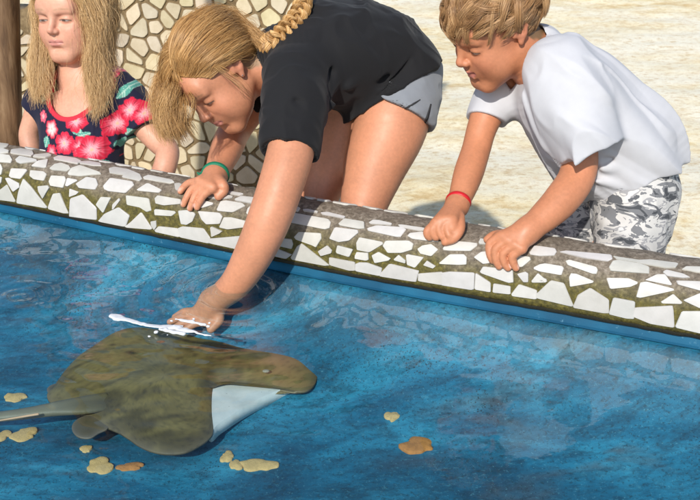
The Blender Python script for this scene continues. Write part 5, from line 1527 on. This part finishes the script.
V, F, ed, eo = slab(plan(out_px), lambda p, e_: RZ - .006 + dome(p, e_), lambda p, e_: RZ - .010 - .014 * (1 - np.exp(-e_ / .05)) + .4 * dome(p, e_) * (e_ < .004), cen)
p3 = V.copy(); n1, n2, n3 = fbm(p3, 9, 4, 1), noise(p3 * (1, 1.0, 0), 60, 5), noise(p3, 220, 6)
n4 = noise((V @ np.array([[axis_h[0], axis_s[0], 0], [axis_h[1], axis_s[1], 0], [0, 0, 0]])) * (1, 3.2, 1), 22, 9)
w1 = sstep(-.30, .40, n1 + .22 * n2 + .35 * n4)[:, None]
C = np.array((.070, .052, .014)) * (1 - w1) + np.array((.185, .140, .042)) * w1
C = C * (1 + .22 * noise(p3, 130, 12)[:, None] + .15 * noise(p3, 300, 13)[:, None])
em = np.exp(-ed / .012)[:, None]; C = C * (1 - .5 * em) + np.array((.17, .135, .09)) * .5 * em
wf_ = np.exp(-(((V[:, :2] - plan([(285, 362)])[0]) / .045) ** 2).sum(1))[:, None] * .8
C = C * (1 - wf_) + np.array((.27, .15, .075)) * wf_
dk_ = (np.exp(-ed / .016) * sstep(.04, .12, (V[:, :2] - plan([(240, 350)])[0]) @ axis_h))[:, None] * .6; C = C * (1 - dk_) + np.array((.05, .032, .018)) * dk_
C *= (1 - .25 * (n3 > .45))[:, None]
for x, y, r_ in ((113, 348, .006), (132, 360, .009), (129, 359, .005), (196, 362, .006), (250, 352, .005)):
    a = np.exp(-(((V[:, :2] - plan([(x, y)])[0]) / (r_, r_ * .8)) ** 2).sum(1))[:, None]; C = C * (1 - a) + np.array((.015, .012, .008)) * a
t = NT('ray_skin'); nn_ = t.noise(300, 4, .7, t.coord()); M_RAY = t.pbr(t.attr(), .5, t.bump(nn_, .3, .001), Specular_IOR_Level=.4)
ray = empty('stingray', (cen[0], cen[1], RZ)); tag(ray, 'olive brown stingray gliding just under the water with one white fin edge showing', 'stingray')
mesh_obj('disc', V, F, M_RAY, ray, cols=C)
up = [(207, 384), (222, 381.5), (240, 382), (262, 384), (280, 386.5), (296, 387.5), (283, 391), (268, 397), (254, 404), (240, 412), (228, 420), (218, 427), (212, 433), (208, 430), (207, 405)]
V, F, ed, _ = slab(plan(up, RZ - .012), lambda p, e_: RZ - .0065 + .002 * (1 - np.exp(-e_ / .02)), lambda p, e_: RZ - .030 - .01 * (1 - np.exp(-e_ / .03)), None, 120, 20)
t = NT('ray_belly'); vv_ = t.coord(); sp_ = t.ramp(t.noise(160, 3, .6, vv_), [(.24, (.15, .16, .15)), (.30, (.78, .80, .78))])
M_BELLY = t.pbr(t.mix(.8, t.ramp(t.noise(18, 3, .6, vv_), [(.3, (.58, .62, .62)), (.7, (.85, .86, .84))]), sp_, 'MULTIPLY'), .45, t.bump(t.noise(90, 3, .6, vv_), .2, .001))
mesh_obj('underside', V, F, M_BELLY, ray)
# tail, pelvic fins, barb, eye
tl = [onz(x, y, z) for x, y, z in ((120, 397, -.142), (106, 400.5, -.128), (88, 405, -.121), (55, 409, -.118), (28, 413, -.120), (0, 416.5, -.122), (-40, 420, -.125), (-90, 428, -.130))]
V, F = solid([Loft([[*q, r_, r2_] for q, r_, r2_ in zip(tl, (.022, .026, .025, .017, .0125, .011, .009, .004), (.003, .006, .009, .010, .009, .008, .006, .003))], axis_s.tolist() + [0], k=.01),
              Cone(tl[1] + (0, 0, .010), tl[3] + (0, 0, .008), .006, .004, .01)], .0022)
n1 = fbm(V * (1, 1, 1), 25, 3, 8); sd_ = np.exp(-((V[:, 2] + .106) / .006) ** 2)[:, None]
wt_ = sstep(0, .30, np.linalg.norm(V[:, :2] - tl[0][:2], axis=1))[:, None]
C = (np.array((.095, .078, .033)) * (1 - wt_) + np.array((.20, .185, .13)) * wt_) * (1 + .3 * n1[:, None]); C = C * (1 - .4 * sd_ * wt_) + np.array((.34, .35, .33)) * .4 * sd_ * wt_  # pale ridge highlight painted into the tail's colour
mesh_obj('tail', V, F, M_RAY, ray, cols=C)
for fp in ([(104, 420), (90, 416), (80, 418), (73, 424), (72.5, 431), (79, 437), (90, 438), (99, 433), (108, 428)], [(60, 398), (52, 396), (47, 390), (52, 385), (62, 384), (72, 392)]):
    V, F, ed, _ = slab(plan(fp, RZ - .006), lambda p, e_: RZ - .005 + .002 * (1 - np.exp(-e_ / .01)), lambda p, e_: RZ - .008 - .001 * (1 - np.exp(-e_ / .01)), None, 80, 14)
    C = np.array((.10, .08, .04)) * (1 + .3 * fbm(V, 40, 2)[:, None]); em = np.exp(-ed / .006)[:, None]; C = C * (1 - .5 * em) + np.array((.22, .19, .16)) * .5 * em
    mesh_obj('pelvic_fin', V, F, M_RAY, ray, cols=C)
V, F = solid([Cone(onz(38, 414, -.107), onz(-4, 421, -.109), .0022, .0012)], .0008)
mesh_obj('barb', V, F, m_simple('bone', (.62, .38, .22), .5, .2), ray)
V, F = solid([Ell(onz(266, 371, -.112), (.007, .0045, .003), k=.004)], .0012)
mesh_obj('eye', V, F, m_simple('pale_eye', (.26, .24, .18), .5, .5, 300), ray)

# tan flat stones on the pool floor: (x, y, half length, half height in photo pixels, tint)
PST = [(15, 396.5, 9.5, 4.5, 0, 'flat tan stone on the pool floor above the ray tail'), (2, 435, 8, 4.5, 0, 'flat tan stone cut by the left edge of the photo below the ray tail'),
       (24, 434, 12, 6, 0, 'largest flat tan stone just below the ray tail'), (86, 448, 5, 3.5, 0, 'small tan stone alone below the stingray fin'),
       (100, 465, 14, 7, 0, 'lumpy pale tan stone at the bottom under the stingray'), (130, 466, 12, 4, 1, 'flat rusty brown stone beside the lumpy pale one'),
       (227, 456, 7, 4.5, 0, 'rounded tan stone right below the white fin edge'), (236, 464, 7, 4, 0, 'small pale stone touching a bigger flat stone'),
       (259, 464, 17, 6, 0, 'broad flat tan stone lying right of the stingray'), (392, 415, 6.5, 4, 0, 'small lone tan stone in the middle of the pool floor'),
       (418, 444, 17, 7, 1, 'rusty orange flat stone lying alone at the middle bottom')]
rs = np.random.default_rng(12)
M_ST = [m_simple('tan_stone', (.60, .40, .16), .8, .35, 90, .5, .003), m_simple('rust_stone', (.46, .19, .045), .8, .45, 90, .5, .003)]
for x, y, a, b_, kd, lab in PST:
    c0 = onz(x, y, FZ)
    for _ in range(4): zf = float(floor_z(c0[:2])[0]); c0 = onz(x, y, zf + .003)
    s_ = np.linalg.norm(onz(x + 1, y, FZ) - onz(x, y, FZ)); sy_ = np.linalg.norm(onz(x, y + 1, FZ) - onz(x, y, FZ))
    an_ = np.linspace(0, 2 * PI, 18, endpoint=False); ph = rs.uniform(0, 6.28, 4)
    rr = 1 + .16 * np.sin(2 * an_ + ph[0]) + .11 * np.sin(3 * an_ + ph[1]) + .08 * np.sin(5 * an_ + ph[2]) + .05 * np.sin(8 * an_ + ph[3]) + rs.normal(0, .035, 18)
    poly = c0[:2] + np.stack([np.cos(an_) * a * s_ * rr, np.sin(an_) * b_ * sy_ * rr], 1)
    V, F, ed, _ = slab(poly, lambda p, e_: zf + .003 + (.0022 + .001 * noise(np.column_stack([p, p[:, 0] * 0]), 90, 2)) * (1 - np.exp(-e_ / .005)), lambda p, e_: zf - .016 + 0 * e_, None, 60, 10)
    o = mesh_obj('flat_stone', V, F, M_ST[kd], loc=c0); tag(o, lab, 'stone', 'flat stones on the pool floor')

# raised white streaks and drops on the water over the hand
fo = []
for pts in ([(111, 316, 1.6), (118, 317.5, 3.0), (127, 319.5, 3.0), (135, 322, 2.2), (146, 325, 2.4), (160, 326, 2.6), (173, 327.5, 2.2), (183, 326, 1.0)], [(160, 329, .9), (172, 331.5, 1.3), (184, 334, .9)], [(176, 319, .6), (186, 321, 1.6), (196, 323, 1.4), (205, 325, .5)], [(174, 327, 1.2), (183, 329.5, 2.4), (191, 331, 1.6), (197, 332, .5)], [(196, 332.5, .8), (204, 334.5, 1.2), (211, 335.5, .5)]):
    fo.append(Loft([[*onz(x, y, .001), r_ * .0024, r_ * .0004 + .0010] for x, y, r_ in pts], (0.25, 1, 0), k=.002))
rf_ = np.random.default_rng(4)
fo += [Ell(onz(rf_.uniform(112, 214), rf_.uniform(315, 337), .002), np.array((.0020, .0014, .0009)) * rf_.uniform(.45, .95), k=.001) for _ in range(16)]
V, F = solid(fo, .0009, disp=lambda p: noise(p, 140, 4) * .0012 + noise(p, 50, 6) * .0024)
t = NT('streak_white'); M_STREAK = t.pbr((.82, .86, .9), .25, t.bump(t.noise(200, 3, .6, t.coord()), .3, .002), Transmission_Weight=.15)
tag(mesh_obj('white_streak', V, F, M_STREAK), 'white streak on the water over the reaching hand', 'white_streak', kind='stuff')
# ------------------------------------------------------------------ camera, sun, sky
cd = bpy.data.cameras.new('camera'); cam = bpy.data.objects.new('camera', cd); COL.objects.link(cam)
cam.location = tuple(CAM); cam.rotation_euler = (PI / 2 - PITCH, 0, 0)
cd.lens = 50; cd.sensor_width = 36; cd.sensor_fit = 'HORIZONTAL'; cd.clip_start = .05; cd.clip_end = 2000
cd.dof.use_dof = True; cd.dof.focus_distance = 1.85; cd.dof.aperture_fstop = 15.0
SC.camera = cam
SUN_EL, SUN_AZ = math.radians(38), math.radians(-18)      # azimuth from straight behind the camera, to its left
sdir = np.array([math.sin(SUN_AZ) * math.cos(SUN_EL), -math.cos(SUN_AZ) * math.cos(SUN_EL), math.sin(SUN_EL)])
sl = bpy.data.lights.new('sun', 'SUN'); sl.energy = 3.2; sl.angle = math.radians(1.2); sl.color = (1, .95, .87)
so = bpy.data.objects.new('sun', sl); COL.objects.link(so)
so.rotation_euler = Vector(sdir).to_track_quat('Z', 'Y').to_euler()
w = bpy.data.worlds.new('World'); SC.world = w; w.use_nodes = True
nt = w.node_tree; nt.nodes.clear()
sky = nt.nodes.new('ShaderNodeTexSky'); sky.sky_type = 'NISHITA'; sky.sun_disc = False
sky.sun_elevation = SUN_EL; sky.sun_rotation = math.atan2(sdir[0], sdir[1])
bg = nt.nodes.new('ShaderNodeBackground'); bg.inputs['Strength'].default_value = .12
wo = nt.nodes.new('ShaderNodeOutputWorld'); nt.links.new(sky.outputs[0], bg.inputs[0]); nt.links.new(bg.outputs[0], wo.inputs[0])
vs = SC.view_settings; vs.view_transform = 'Standard'; vs.look = 'None'; vs.gamma = 1; vs.use_curve_mapping = False; vs.exposure = 0.28
SC.render.engine = 'CYCLES'; SC.cycles.use_denoising = True; SC.cycles.max_bounces = 8; SC.cycles.transparent_max_bounces = 12
SC.cycles.caustics_reflective = False; SC.cycles.caustics_refractive = False
